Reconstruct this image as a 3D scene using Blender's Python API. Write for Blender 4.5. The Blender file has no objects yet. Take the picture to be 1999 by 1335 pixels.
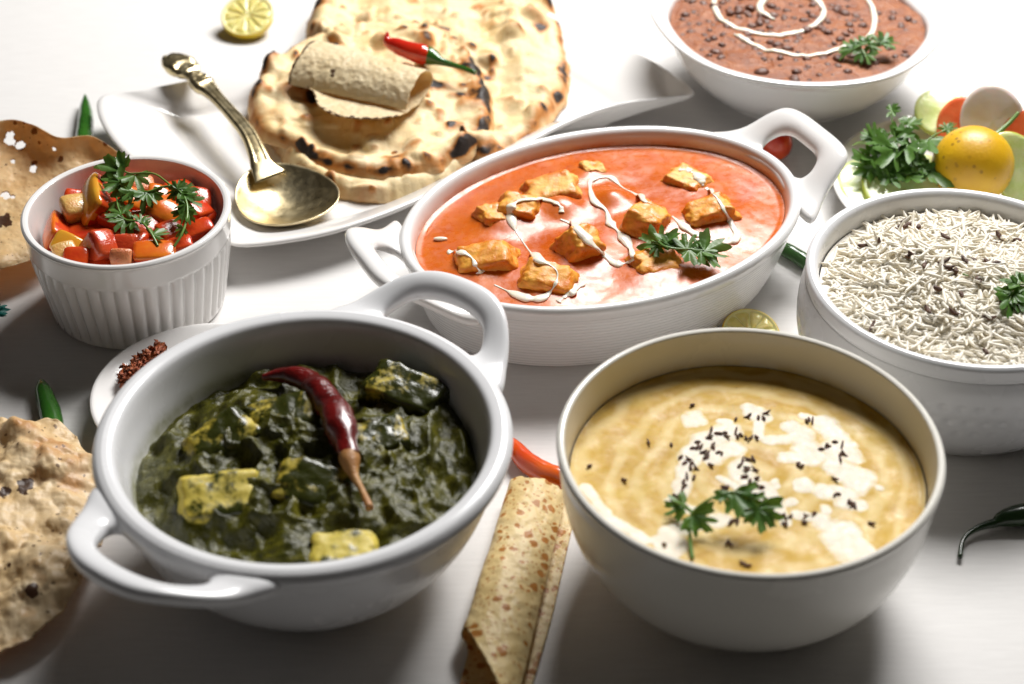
import bpy, bmesh, math, random
import numpy as np
from mathutils import Vector
from mathutils.bvhtree import BVHTree

SC = bpy.context.scene
COL = SC.collection
CM = 0.01
R = math.radians

# ------------------------------------------------------------------ camera (all lengths below are centimetres, x right, y away, z up)
TH = R(37.2); FPX = 3600.0; HC = 50.0
cT, sT = math.cos(TH), math.sin(TH)
POS = np.array([0.0, -HC / sT * cT, HC])
cam = bpy.data.cameras.new('camera'); cam_o = bpy.data.objects.new('camera', cam); COL.objects.link(cam_o)
cam.sensor_width = 36.0; cam.lens = 36.0 * FPX / 1999.0
cam_o.location = POS * CM; cam_o.rotation_euler = (math.pi / 2 - TH, 0, 0)
cam.clip_start = 0.01; cam.clip_end = 50
cam.dof.use_dof = True; cam.dof.focus_distance = 0.80; cam.dof.aperture_fstop = 8.5
SC.camera = cam_o

# ------------------------------------------------------------------ light: one softbox behind the table to the right, faint room light
wd = bpy.data.worlds.new('World'); SC.world = wd; wd.use_nodes = True
wd.node_tree.nodes['Background'].inputs[0].default_value = (1.0, 0.90, 0.80, 1)
wd.node_tree.nodes['Background'].inputs[1].default_value = 0.016

def area(name, loc, target, sx, sy, power, col):
    l = bpy.data.lights.new(name, 'AREA'); l.shape = 'RECTANGLE'; l.size = sx; l.size_y = sy; l.energy = power; l.color = col
    o = bpy.data.objects.new(name, l); COL.objects.link(o)
    o.location = Vector(loc); o.rotation_euler = (Vector(target) - Vector(loc)).to_track_quat('-Z', 'Y').to_euler()
    return o
area('softbox', (0.31, 0.66, 0.82), (0.0, 0.03, 0.0), 0.56, 0.42, 24.5, (1.0, 0.985, 0.965))
area('fill_panel', (-0.75, -0.9, 0.9), (0, 0, 0), 0.7, 0.7, 0.2, (1.0, 0.98, 0.97))
SC.view_settings.view_transform = 'Standard'; SC.view_settings.look = 'None'
SC.view_settings.exposure = 0.0; SC.view_settings.gamma = 1.0
SC.view_settings.use_curve_mapping = False
SC.cycles.max_bounces = 16; SC.cycles.diffuse_bounces = 9; SC.cycles.transmission_bounces = 12

# ------------------------------------------------------------------ small maths
def up(px, py, z=0.0):
    u = (px - 999.5) / FPX; v = -(py - 667.5) / FPX
    d = np.array([u, cT + v * sT, -sT + v * cT])
    return POS + d * ((z - HC) / d[2])

def ray(px, py):
    u = (px - 999.5) / FPX; v = -(py - 667.5) / FPX
    return Vector((u, cT + v * sT, -sT + v * cT)).normalized()

def hit(bvh, px, py, zdef=0.0):
    h = bvh.ray_cast(Vector(POS), ray(px, py))
    if h[0] is None: return up(px, py, zdef)
    return np.array(h[0])

def _hash(ix, iy, iz, s):
    h = (ix.astype(np.int64) * 374761393 + iy.astype(np.int64) * 668265263 + iz.astype(np.int64) * 2147483647 + s * 974711) & 0xFFFFFFFF
    h = ((h ^ (h >> 13)) * 1274126177) & 0xFFFFFFFF
    h = ((h ^ (h >> 16)) * 2246822519) & 0xFFFFFFFF
    return ((h ^ (h >> 15)) & 0xFFFFFF) / float(0xFFFFFF)

def vnoise(P, s=0):
    P = np.asarray(P, float); i = np.floor(P).astype(np.int64); f = P - i; f = f * f * f * (f * (f * 6 - 15) + 10)
    x, y, z = i[..., 0], i[..., 1], i[..., 2]; fx, fy, fz = f[..., 0], f[..., 1], f[..., 2]
    def L(a, b, t): return a + (b - a) * t
    r = L(L(L(_hash(x, y, z, s), _hash(x + 1, y, z, s), fx), L(_hash(x, y + 1, z, s), _hash(x + 1, y + 1, z, s), fx), fy),
          L(L(_hash(x, y, z + 1, s), _hash(x + 1, y, z + 1, s), fx), L(_hash(x, y + 1, z + 1, s), _hash(x + 1, y + 1, z + 1, s), fx), fy), fz)
    return r * 2 - 1

def fbm(P, s=0, o=4, g=0.5):
    P = np.asarray(P, float); a = 1.0; r = 0; t = 0
    for k in range(o):
        r = r + a * vnoise(P, s + k * 17); t += a; a *= g; P = P * 2.03 + 7.1
    return r / t

def fbm2(x, y, sc, s=0, o=4, g=0.5):
    x = np.asarray(x, float); return fbm(np.stack([x * sc, np.asarray(y, float) * sc, np.zeros_like(x) + 0.37], -1), s, o, g)

def sstep(a, b, x):
    t = np.clip((x - a) / (b - a), 0, 1); return t * t * (3 - 2 * t)

def catmull(pts, n, closed=False):
    P = np.asarray(pts, float); m = len(P); out = []
    T = np.linspace(0, m if closed else m - 1, n, endpoint=not closed)
    for t in T:
        i = int(min(math.floor(t), m - 1 if closed else m - 2)); f = t - i
        if closed: a, b, c, d = P[(i - 1) % m], P[i % m], P[(i + 1) % m], P[(i + 2) % m]
        else: a, b, c, d = P[max(i - 1, 0)], P[i], P[i + 1], P[min(i + 2, m - 1)]
        out.append(0.5 * ((2 * b) + (c - a) * f + (2 * a - 5 * b + 4 * c - d) * f * f + (3 * b - a - 3 * c + d) * f ** 3))
    return np.array(out)

def unit(v): v = np.asarray(v, float); return v / (np.linalg.norm(v) + 1e-12)

def euler(yaw, pitch=0, roll=0):
    cy, sy, cp, sp, cr, sr = math.cos(yaw), math.sin(yaw), math.cos(pitch), math.sin(pitch), math.cos(roll), math.sin(roll)
    return np.array([[cy, -sy, 0], [sy, cy, 0], [0, 0, 1]]) @ np.array([[cp, 0, sp], [0, 1, 0], [-sp, 0, cp]]) @ np.array([[1, 0, 0], [0, cr, -sr], [0, sr, cr]])

# ------------------------------------------------------------------ mesh collecting
class MB:
    def __init__(s): s.v = []; s.f = []; s.m = []; s.a = []
    def add(s, V, F, mat=0, attr=None):
        n = len(s.v); V = np.asarray(V, float)
        s.v += [tuple(p) for p in V]
        s.f += [tuple(int(i) + n for i in q) for q in F]; s.m += [mat] * len(F)
        s.a += list(attr) if attr is not None else [0.0] * len(V)
        return s
    def bvh(s): return BVHTree.FromPolygons([Vector(p) for p in s.v], s.f)

ORI = {}
def _finish(o, origin, parent):
    origin = np.asarray(origin, float); ORI[o.name] = origin
    COL.objects.link(o)
    if parent is not None:
        o.parent = parent; o.location = (origin - ORI[parent.name]) * CM
    else: o.location = origin * CM
    return o

def make_mesh(name, mb, mats, origin, smooth=True):
    me = bpy.data.meshes.new(name)
    V = (np.array(mb.v) - np.asarray(origin)) * CM
    me.from_pydata(V.tolist(), [], mb.f)
    for m in mats if isinstance(mats, (list, tuple)) else [mats]: me.materials.append(m)
    me.polygons.foreach_set('material_index', mb.m)
    me.polygons.foreach_set('use_smooth', [smooth] * len(mb.f))
    if any(mb.a):
        at = me.attributes.new('char', 'FLOAT', 'POINT'); at.data.foreach_set('value', np.array(mb.a, dtype=np.float32))
    me.update(); return me

def thing(name, label, cat, origin, group=None):
    o = bpy.data.objects.new(name, None); o.empty_display_size = 0.01
    _finish(o, origin, None); o['label'] = label; o['category'] = cat
    if group: o['group'] = group
    return o

def part(name, mb, mats, parent, origin=None, smooth=True, label=None, kind=None):
    origin = ORI[parent.name] if origin is None else origin
    o = bpy.data.objects.new(name, make_mesh(name, mb, mats, origin, smooth)); _finish(o, origin, parent)
    if label: o['label'] = label
    if kind: o['kind'] = kind
    return o

def solo(name, mb, mats, label, cat, origin=None, group=None, smooth=True, kind=None):
    if origin is None:
        V = np.array(mb.v); origin = np.array([V[:, 0].mean(), V[:, 1].mean(), V[:, 2].min()])
    o = bpy.data.objects.new(name, make_mesh(name, mb, mats, origin, smooth)); _finish(o, origin, None)
    if label: o['label'] = label
    if cat: o['category'] = cat
    if group: o['group'] = group
    if kind: o['kind'] = kind
    return o

def solidify(o, t, off=-1.0):
    m = o.modifiers.new('thickness', 'SOLIDIFY'); m.thickness = t * CM; m.offset = off
    return o

# ------------------------------------------------------------------ shape builders
def grid_faces(nu, nv, wrap_u=False, wrap_v=False):
    F = []
    for i in range(nu if wrap_u else nu - 1):
        for j in range(nv if wrap_v else nv - 1):
            a = i * nv + j; b = ((i + 1) % nu) * nv + j; c = ((i + 1) % nu) * nv + (j + 1) % nv; d = i * nv + (j + 1) % nv
            F.append((a, b, c, d))
    return F

def lathe(prof, center, n=112, ax=(1, 1), yaw=0.0, mod=None):
    """revolve an (r, z) profile; ends at r = 0 are closed by a fan"""
    prof = [tuple(p) for p in prof]; A = np.arange(n) * 2 * math.pi / n
    V = []
    for (r, z) in prof:
        rr = np.full(n, float(r)); zz = np.full(n, float(z))
        if mod: rr, zz = mod(rr, zz, A)
        x = rr * np.cos(A) * ax[0]; y = rr * np.sin(A) * ax[1]
        V.append(np.stack([center[0] + x * math.cos(yaw) - y * math.sin(yaw), center[1] + x * math.sin(yaw) + y * math.cos(yaw), center[2] + zz], -1))
    V = np.concatenate(V); m = len(prof)
    F = []
    for i in range(m - 1):
        for j in range(n):
            a, b = i * n + j, i * n + (j + 1) % n
            F.append((a, b, b + n, a + n))
    V = list(V)
    for i in (0, m - 1):
        if prof[i][0] < 1.0:
            c = len(V); V.append(np.mean(V[i * n:(i + 1) * n], axis=0))
            for j in range(n):
                a, b = i * n + j, i * n + (j + 1) % n
                F.append((c, b, a) if i == 0 else (a, b, c))
    return np.array(V), F

def smooth_prof(pts, n=60): return catmull(pts, n)

def tube(path, rad, n=10, flat=1.0, upv=(0, 0, 1), closed=False, cap=True):
    """swept tube; rad per point; flat < 1 squashes it along the local up"""
    P = np.asarray(path, float); m = len(P); rad = np.broadcast_to(np.asarray(rad, float), (m,))
    V = []; u0 = np.asarray(upv, float)
    for i in range(m):
        if closed: t = unit(P[(i + 1) % m] - P[i - 1])
        else: t = unit(P[min(i + 1, m - 1)] - P[max(i - 1, 0)])
        s = np.cross(t, u0)
        if np.linalg.norm(s) < 1e-3: s = np.cross(t, [0.3, 1, 0.2])
        s = unit(s); w = np.cross(s, t)
        for k in range(n):
            a = 2 * math.pi * k / n
            V.append(P[i] + rad[i] * (math.cos(a) * s + math.sin(a) * w * flat))
    F = []
    for i in range(m if closed else m - 1):
        for k in range(n):
            a = i * n + k; b = i * n + (k + 1) % n; c = ((i + 1) % m) * n + (k + 1) % n; d = ((i + 1) % m) * n + k
            F.append((a, b, c, d))
    if cap and not closed:
        for i, rev in ((0, False), (m - 1, True)):
            c = len(V); V.append(P[i]); q = [i * n + k for k in range(n)]
            for k in range(n):
                F.append((c, q[(k + 1) % n], q[k]) if not rev else (c, q[k], q[(k + 1) % n]))
    return np.array(V), F

def rcube(dims, rot, cen, seed, k=7, n=6.0, amp=0.05, taper=(0, 0), nsc=1.1, crumb=0.0):
    """rounded, uneven chunk"""
    V = []; F = []; g = np.linspace(-1, 1, k)
    for ax in range(3):
        for sg in (-1, 1):
            b = len(V)
            for i in range(k):
                for j in range(k):
                    p = [0, 0, 0]; p[ax] = sg; p[(ax + 1) % 3] = g[i]; p[(ax + 2) % 3] = g[j]; V.append(p)
            for i in range(k - 1):
                for j in range(k - 1):
                    q = (b + i * k + j, b + (i + 1) * k + j, b + (i + 1) * k + j + 1, b + i * k + j + 1)
                    F.append(q if sg > 0 else q[::-1])
    V = np.array(V, float); key = {}; idx = []
    U = []
    for p in V:
        q = tuple(np.round(p, 4))
        if q not in key: key[q] = len(U); U.append(p)
        idx.append(key[q])
    F = [tuple(idx[i] for i in f) for f in F]; V = np.array(U)
    V = V / (np.sum(np.abs(V) ** n, 1) ** (1 / n))[:, None]
    V[:, 0] *= 1 - taper[0] * V[:, 2]; V[:, 1] *= 1 - taper[1] * V[:, 2]
    D = np.array(dims) / 2
    V = V * (1 + amp / D.mean() * fbm(V * nsc + seed * 3.1, seed, 3)[:, None])
    V = V * D
    if crumb: V = V * (1 + crumb / D.mean() * fbm(V * 3.2 + seed, seed + 5, 3)[:, None])
    return V @ np.asarray(rot).T + np.asarray(cen), F

def ball(rad, cen, nu=24, nv=14, rot=None, fn=None):
    V = []; 
    for i in range(nv + 1):
        t = math.pi * i / nv
        for j in range(nu):
            a = 2 * math.pi * j / nu; V.append((math.sin(t) * math.cos(a), math.sin(t) * math.sin(a), math.cos(t)))
    V = np.array(V); F = []
    for i in range(nv):
        for j in range(nu):
            F.append((i * nu + j, (i + 1) * nu + j, (i + 1) * nu + (j + 1) % nu, i * nu + (j + 1) % nu))
    if fn is not None: V = V * fn(V)[:, None]
    V = V * np.asarray(rad)
    if rot is not None: V = V @ np.asarray(rot).T
    return V + np.asarray(cen), F

def disc_field(center, a, b, yaw, zfn, nr=70, na=160):
    """a filled dish surface: polar grid with heights from zfn(x, y, rho)"""
    rho = np.concatenate([[0.0], np.linspace(0.015, 1, nr)]); A = np.arange(na) * 2 * math.pi / na
    rr, aa = np.meshgrid(rho[1:], A, indexing='ij')
    lx = a * rr * np.cos(aa); ly = b * rr * np.sin(aa)
    x = center[0] + lx * math.cos(yaw) - ly * math.sin(yaw); y = center[1] + lx * math.sin(yaw) + ly * math.cos(yaw)
    z = zfn(x, y, rr)
    V = np.stack([x, y, z], -1).reshape(-1, 3); F = grid_faces(nr, na, False, True)
    F = [f[::-1] for f in F] if False else F
    c0 = np.array([[center[0], center[1], V[:na, 2].mean()]])
    V = np.concatenate([V, c0]); c = len(V) - 1
    F += [(c, j, (j + 1) % na) for j in range(na)]
    # skirt, so the filling has a body below its surface
    return V, F

def sheet(rows, nu, nv, amp=0.0, nsc=0.6, seed=0):
    """smooth surface through rows of points"""
    Rw = np.array([catmull(r, nv) for r in rows]); G = np.stack([catmull(Rw[:, j], nu) for j in range(nv)], 1)
    if amp:
        du = np.gradient(G, axis=0); dv = np.gradient(G, axis=1); N = np.cross(du, dv); N /= np.linalg.norm(N, axis=-1, keepdims=True) + 1e-9
        G = G + N * (amp * fbm(G * nsc, seed, 4))[..., None]
    return G

# ------------------------------------------------------------------ materials
def mat(name):
    m = bpy.data.materials.new(name); m.use_nodes = True; nt = m.node_tree; nt.nodes.clear()
    out = nt.nodes.new('ShaderNodeOutputMaterial'); b = nt.nodes.new('ShaderNodeBsdfPrincipled')
    nt.links.new(b.outputs[0], out.inputs[0]); return m, nt, b, out

def N(nt, t, **kw):
    n = nt.nodes.new('ShaderNode' + t)
    for k, v in kw.items():
        if k in n.inputs: n.inputs[k].default_value = v
        else: setattr(n, k, v)
    return n

def coords(nt, scale=(1, 1, 1), which='Object'):
    tc = N(nt, 'TexCoord'); mp = N(nt, 'Mapping'); mp.inputs['Scale'].default_value = scale
    nt.links.new(tc.outputs[which], mp.inputs[0]); return mp.outputs[0]

def noise(nt, co, sc, detail=4, rough=0.55, dist=0.0):
    n = N(nt, 'TexNoise'); n.inputs['Scale'].default_value = sc; n.inputs['Detail'].default_value = detail
    n.inputs['Roughness'].default_value = rough; n.inputs['Distortion'].default_value = dist
    nt.links.new(co, n.inputs['Vector']); return n.outputs['Fac']

def voro(nt, co, sc, feature='F1', out='Distance', rnd=1.0):
    n = N(nt, 'TexVoronoi'); n.feature = feature; n.inputs['Scale'].default_value = sc; n.inputs['Randomness'].default_value = rnd
    nt.links.new(co, n.inputs['Vector']); return n.outputs[out]

def ramp(nt, fac, stops):
    n = N(nt, 'ValToRGB'); cr = n.color_ramp
    while len(cr.elements) < len(stops): cr.elements.new(0.5)
    for e, (p, c) in zip(cr.elements, stops):
        e.position = p; e.color = tuple(c) + (1,) if len(c) == 3 else c
    nt.links.new(fac, n.inputs[0]); return n.outputs[0]

def g3(v): return (v, v, v)

def mix(nt, fac, a, b, mode='MIX'):
    n = N(nt, 'MixRGB'); n.blend_type = mode
    for i, s in ((0, fac), (1, a), (2, b)):
        if hasattr(s, 'default_value') or hasattr(s, 'is_linked'): nt.links.new(s, n.inputs[i])
        else: n.inputs[i].default_value = s if i == 0 else (tuple(s) + (1,) if len(s) == 3 else s)
    return n.outputs[0]

def math_(nt, op, a, b=None):
    n = N(nt, 'Math'); n.operation = op
    for i, s in ((0, a), (1, b)):
        if s is None: continue
        if hasattr(s, 'is_linked'): nt.links.new(s, n.inputs[i])
        else: n.inputs[i].default_value = s
    return n.outputs[0]

def bump(nt, b, h, strength=0.3, dist=0.001, prev=None):
    n = N(nt, 'Bump'); n.inputs['Strength'].default_value = strength; n.inputs['Distance'].default_value = dist
    nt.links.new(h, n.inputs['Height'])
    if prev is not None: nt.links.new(prev, n.inputs['Normal'])
    nt.links.new(n.outputs[0], b.inputs['Normal']); return n.outputs[0]

def sss(b, w, rad=(1, 0.4, 0.2), sc=0.004):
    b.inputs['Subsurface Weight'].default_value = w; b.inputs['Subsurface Radius'].default_value = rad; b.inputs['Subsurface Scale'].default_value = sc

def attr(nt, name='char'):
    n = N(nt, 'Attribute'); n.attribute_name = name; return n.outputs['Fac']

def m_porcelain(name, col, rough=0.12, wob=0.06, coat=0.4, stain=None):
    m, nt, b, _ = mat(name); co = coords(nt)
    f = noise(nt, co, 60, 3)
    base = mix(nt, f, col, tuple(c * 0.97 for c in col))
    if stain:  # dried sauce film left on the inside wall just above the food
        k = math_(nt, 'MULTIPLY', attr(nt), ramp(nt, noise(nt, co, 45, 5, 0.65), [(0.35, g3(0.25)), (0.65, g3(1.0))]))
        base = mix(nt, k, base, stain)
    nt.links.new(base, b.inputs['Base Color'])
    rr = noise(nt, co, 25, 4)
    nt.links.new(ramp(nt, rr, [(0.3, g3(rough * 0.8)), (0.7, g3(rough * 1.5))]), b.inputs['Roughness'])
    b.inputs['Coat Weight'].default_value = coat; b.inputs['Coat Roughness'].default_value = 0.06
    bump(nt, b, noise(nt, co, 18, 2), wob, 0.002)
    return m

M = {}
M['china'] = m_porcelain('white_china', (0.79, 0.772, 0.755))
M['china_cool'] = m_porcelain('white_stoneware', (0.74, 0.74, 0.75), 0.22, 0.05, 0.2)
M['china_cream'] = m_porcelain('ivory_china', (0.74, 0.715, 0.65), 0.2, 0.05, 0.25)

M['china_f'] = m_porcelain('china_with_orange_film', (0.78, 0.772, 0.765), stain=(0.62, 0.20, 0.04))
M['china_a'] = m_porcelain('stoneware_with_green_film', (0.74, 0.74, 0.75), 0.22, 0.05, 0.2, stain=(0.20, 0.20, 0.05))
M['china_b'] = m_porcelain('ivory_china_with_soup_film', (0.74, 0.715, 0.65), 0.2, 0.05, 0.25, stain=(0.62, 0.44, 0.12))
M['china_e'] = m_porcelain('china_with_dal_film', (0.78, 0.772, 0.765), stain=(0.40, 0.14, 0.06))

def m_table():
    m, nt, b, _ = mat('white_table_paint'); co = coords(nt)
    co2 = coords(nt, (1, 9, 1))
    f = noise(nt, co2, 60, 6, 0.65)
    nt.links.new(ramp(nt, f, [(0.3, (0.64, 0.625, 0.61)), (0.7, (0.70, 0.685, 0.67))]), b.inputs['Base Color'])
    b.inputs['Roughness'].default_value = 0.5; b.inputs['Specular IOR Level'].default_value = 0.12
    h = math_(nt, 'ADD', f, math_(nt, 'MULTIPLY', noise(nt, co, 400, 3), 0.4))
    bump(nt, b, h, 0.05, 0.0008)
    return m
M['table'] = m_table()

def m_sauce(name, c1, c2, c3, rough=0.16, sc=90, bstr=0.25, sub=0.15, coat=0.5, speck=None, subrad=(1, .35, .12), dist=1.0, spec=0.4):
    m, nt, b, _ = mat(name); co = coords(nt)
    f = noise(nt, co, sc, 6, 0.6, dist); f2 = noise(nt, co, sc * 6, 4, 0.6)
    col = ramp(nt, f, [(0.28, c1), (0.5, c2), (0.72, c3)])
    col = mix(nt, math_(nt, 'MULTIPLY', f2, 0.35), col, c1)
    if speck is not None:
        v = voro(nt, co, speck[0]); k = ramp(nt, v, [(speck[1], g3(1)), (speck[1] + 0.06, g3(0))])
        col = mix(nt, math_(nt, 'MULTIPLY', k, noise(nt, co, 150, 2)), col, speck[2])
    nt.links.new(col, b.inputs['Base Color'])
    nt.links.new(ramp(nt, f2, [(0.3, g3(rough)), (0.75, g3(rough * 2.2))]), b.inputs['Roughness'])
    b.inputs['Coat Weight'].default_value = coat; b.inputs['Coat Roughness'].default_value = 0.08
    b.inputs['Specular IOR Level'].default_value = spec
    if sub: sss(b, sub, subrad, 0.004)
    bump(nt, b, math_(nt, 'ADD', f2, math_(nt, 'MULTIPLY', f, 1.5)), bstr, 0.0012)
    return m
M['makhani'] = m_sauce('orange_tomato_gravy', (0.43, 0.066, 0.003), (0.53, 0.108, 0.007), (0.61, 0.16, 0.02), 0.19, 45, 0.08, 0.10, 0.05, speck=(900, 0.1, (0.35, 0.05, 0.01)))
M['spinach'] = m_sauce('dark_spinach_gravy', (0.020, 0.022, 0.002), (0.060, 0.058, 0.004), (0.15, 0.135, 0.012), 0.2, 120, 0.45, 0.0, 0.0, spec=0.35)
M['lentil_soup'] = m_sauce('yellow_lentil_soup', (0.44, 0.24, 0.022), (0.55, 0.35, 0.055), (0.68, 0.50, 0.15), 0.38, 20, 0.1, 0.10, 0.0, spec=0.28, speck=(350, 0.07, (0.12, 0.07, 0.03)), dist=3.2)
def add_swirl(m):  # ladle swirls in the soup: rings of thicker and thinner dal
    nt = m.node_tree; b = nt.nodes['Principled BSDF']; src = b.inputs['Base Color'].links[0].from_socket
    w = N(nt, 'TexWave'); w.wave_type = 'RINGS'; w.rings_direction = 'Z'; w.inputs['Scale'].default_value = 28; w.inputs['Distortion'].default_value = 9; w.inputs['Detail'].default_value = 3; w.inputs['Detail Scale'].default_value = 0.8
    nt.links.new(coords(nt), w.inputs['Vector'])
    nt.links.new(mix(nt, ramp(nt, w.outputs['Fac'], [(0.35, g3(0)), (0.95, g3(0.55))]), src, (0.74, 0.58, 0.27)), b.inputs['Base Color'])
add_swirl(M['lentil_soup'])
M['black_dal'] = m_sauce('red_brown_dal', (0.15, 0.036, 0.008), (0.28, 0.085, 0.022), (0.37, 0.13, 0.038), 0.28, 130, 0.5, 0.05, 0.0, spec=0.36, speck=(420, 0.16, (0.07, 0.018, 0.01)))
def m_cream_edge():
    m = m_sauce('cream_on_soup', (0.74, 0.66, 0.52), (0.80, 0.73, 0.61), (0.83, 0.78, 0.68), 0.4, 60, 0.06, 0.15, 0.0, spec=0.25)
    nt = m.node_tree; b = nt.nodes['Principled BSDF']; src = b.inputs['Base Color'].links[0].from_socket
    k = ramp(nt, math_(nt, 'ADD', attr(nt), math_(nt, 'MULTIPLY', math_(nt, 'SUBTRACT', noise(nt, coords(nt), 160, 6), 0.5), 1.0)), [(0.36, g3(0)), (0.62, g3(0.6)), (1.0, g3(1))])
    nt.links.new(mix(nt, k, (0.60, 0.40, 0.09), src), b.inputs['Base Color']); return m
M['cream_edge'] = m_cream_edge()
M['cream'] = m_sauce('fresh_cream', (0.80, 0.72, 0.58), (0.84, 0.78, 0.66), (0.86, 0.81, 0.70), 0.2, 120, 0.12, 0.2, 0.3)

def m_paneer(name, base, base2, coatc, lo, hi, rough=0.3, sc=160):
    m, nt, b, _ = mat(name); co = coords(nt, which='Object')
    f = noise(nt, co, sc, 9, 0.68, 0.15); g = noise(nt, co, sc * 5, 4)
    c = mix(nt, g, base, base2); k = ramp(nt, f, [(lo, g3(0)), (hi, g3(1))])
    nt.links.new(mix(nt, k, c, coatc), b.inputs['Base Color'])
    nt.links.new(ramp(nt, k, [(0, g3(rough * 1.5)), (1, g3(rough * .6))]), b.inputs['Roughness'])
    sss(b, 0.15, (1, .5, .2), 0.004); b.inputs['Coat Weight'].default_value = 0.05; b.inputs['Coat Roughness'].default_value = 0.2
    bump(nt, b, math_(nt, 'ADD', math_(nt, 'MULTIPLY', g, 0.8), f), 0.6, 0.0009)
    return m
M['paneer_orange'] = m_paneer('sauced_paneer', (0.80, 0.41, 0.045), (0.77, 0.31, 0.022), (0.68, 0.19, 0.016), 0.40, 0.62, 0.42, 85)
M['paneer_pale'] = m_paneer('pale_sauced_paneer', (0.80, 0.49, 0.13), (0.78, 0.38, 0.055), (0.66, 0.18, 0.015), 0.44, 0.62, 0.42, 85)
M['paneer_green'] = m_paneer('spinach_coated_paneer', (0.56, 0.43, 0.04), (0.44, 0.34, 0.025), (0.030, 0.034, 0.004), 0.38, 0.46, 0.4, 55)
M['paneer_yellow'] = m_paneer('yellow_paneer', (0.60, 0.48, 0.08), (0.50, 0.39, 0.035), (0.035, 0.04, 0.005), 0.47, 0.54, 0.4, 55)

def m_leaf(name, c1, c2):
    m, nt, b, out = mat(name); co = coords(nt)
    f = noise(nt, co, 150, 4); col = ramp(nt, f, [(0.3, c1), (0.7, c2)])
    nt.links.new(col, b.inputs['Base Color']); b.inputs['Roughness'].default_value = 0.4
    bump(nt, b, noise(nt, co, 500, 3), 0.4, 0.0006)
    tr = N(nt, 'BsdfTranslucent'); nt.links.new(mix(nt, 0.5, col, (0.16, 0.26, 0.02)), tr.inputs[0])
    ms = N(nt, 'MixShader'); ms.inputs[0].default_value = 0.35
    nt.links.new(b.outputs[0], ms.inputs[1]); nt.links.new(tr.outputs[0], ms.inputs[2]); nt.links.new(ms.outputs[0], out.inputs[0])
    return m
M['leaf'] = m_leaf('coriander_leaf', (0.05, 0.13, 0.016), (0.12, 0.25, 0.045))
M['leaf_light'] = m_leaf('young_coriander_leaf', (0.06, 0.16, 0.025), (0.13, 0.26, 0.05))

def m_skin(name, c1, c2, rough=0.18, sc=60, coat=0.5, bs=0.05, sub=0.1):
    m, nt, b, _ = mat(name); co = coords(nt)
    f = noise(nt, co, sc, 4); nt.links.new(ramp(nt, f, [(0.32, c1), (0.68, c2)]), b.inputs['Base Color'])
    b.inputs['Roughness'].default_value = rough; b.inputs['Coat Weight'].default_value = coat; b.inputs['Coat Roughness'].default_value = 0.08
    if sub: sss(b, sub, (1, .3, .1), 0.003)
    bump(nt, b, noise(nt, co, sc * 8, 3), bs, 0.001)
    return m
M['tom_red'] = m_skin('red_tomato_skin', (0.50, 0.022, 0.007), (0.66, 0.085, 0.012), 0.24, 90, 0.2, 0.2)
M['tom_orange'] = m_skin('orange_tomato_skin', (0.62, 0.09, 0.01), (0.72, 0.21, 0.015), 0.2, 70, 0.25, 0.1)
M['tom_yellow'] = m_skin('yellow_tomato_skin', (0.60, 0.33, 0.03), (0.66, 0.22, 0.02), 0.16)
M['tom_flesh'] = m_skin('tomato_flesh', (0.44, 0.02, 0.008), (0.62, 0.10, 0.03), 0.2, 90, 0.4, 0.3, 0.1)
M['tom_pale'] = m_skin('pale_tomato_flesh', (0.66, 0.32, 0.10), (0.66, 0.46, 0.14), 0.3, 110, 0.3, 0.4, 0.2)
M['tom_salmon'] = m_skin('salmon_tomato_flesh', (0.66, 0.18, 0.07), (0.72, 0.30, 0.13), 0.28, 150, 0.2, 0.5, 0.1)
M['chili_red'] = m_skin('red_chili_skin', (0.42, 0.012, 0.008), (0.60, 0.03, 0.01), 0.14, 50)
M['chili_orange'] = m_skin('orange_red_chili_skin', (0.60, 0.045, 0.01), (0.68, 0.12, 0.012), 0.14, 40)
M['chili_dry'] = m_skin('dried_chili_skin', (0.06, 0.003, 0.003), (0.17, 0.008, 0.007), 0.2, 90, 0.5, 0.5, 0.0)
M['chili_green'] = m_skin('green_chili_skin', (0.015, 0.07, 0.008), (0.035, 0.13, 0.015), 0.16, 50)
M['chili_dark'] = m_skin('dark_green_chili_skin', (0.012, 0.028, 0.008), (0.02, 0.05, 0.012), 0.25, 50, 0.2)
M['stem_green'] = m_skin('green_stem', (0.08, 0.19, 0.03), (0.16, 0.28, 0.05), 0.35, 80, 0.1)
M['stem_dry'] = m_skin('dry_stalk', (0.34, 0.14, 0.035), (0.48, 0.25, 0.08), 0.5, 120, 0.0, 0.4)
M['rind'] = m_skin('lemon_rind', (0.72, 0.46, 0.012), (0.78, 0.56, 0.03), 0.3, 60, 0.3, 0.35, 0.15)
M['pith'] = m_skin('lemon_pith', (0.80, 0.70, 0.26), (0.82, 0.74, 0.36), 0.45, 90, 0.0, 0.2, 0.2)
M['pulp'] = m_skin('lemon_pulp', (0.72, 0.60, 0.12), (0.80, 0.70, 0.26), 0.15, 220, 0.6, 0.5, 0.4)
M['flake'] = m_skin('chili_flake', (0.30, 0.05, 0.012), (0.50, 0.14, 0.04), 0.5, 300, 0, 0.5, 0)
def m_rice():
    m, nt, b, out = mat('basmati_grain'); co = coords(nt)
    col = ramp(nt, noise(nt, co, 150, 3), [(0.3, (0.92, 0.87, 0.75)), (0.7, (0.95, 0.92, 0.84))])
    nt.links.new(col, b.inputs['Base Color']); b.inputs['Roughness'].default_value = 0.35
    t = N(nt, 'BsdfTranslucent'); nt.links.new(col, t.inputs[0]); ms = N(nt, 'MixShader'); ms.inputs[0].default_value = 0.32
    nt.links.new(b.outputs[0], ms.inputs[1]); nt.links.new(t.outputs[0], ms.inputs[2]); nt.links.new(ms.outputs[0], out.inputs[0]); return m
M['rice'] = m_rice()
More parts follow.
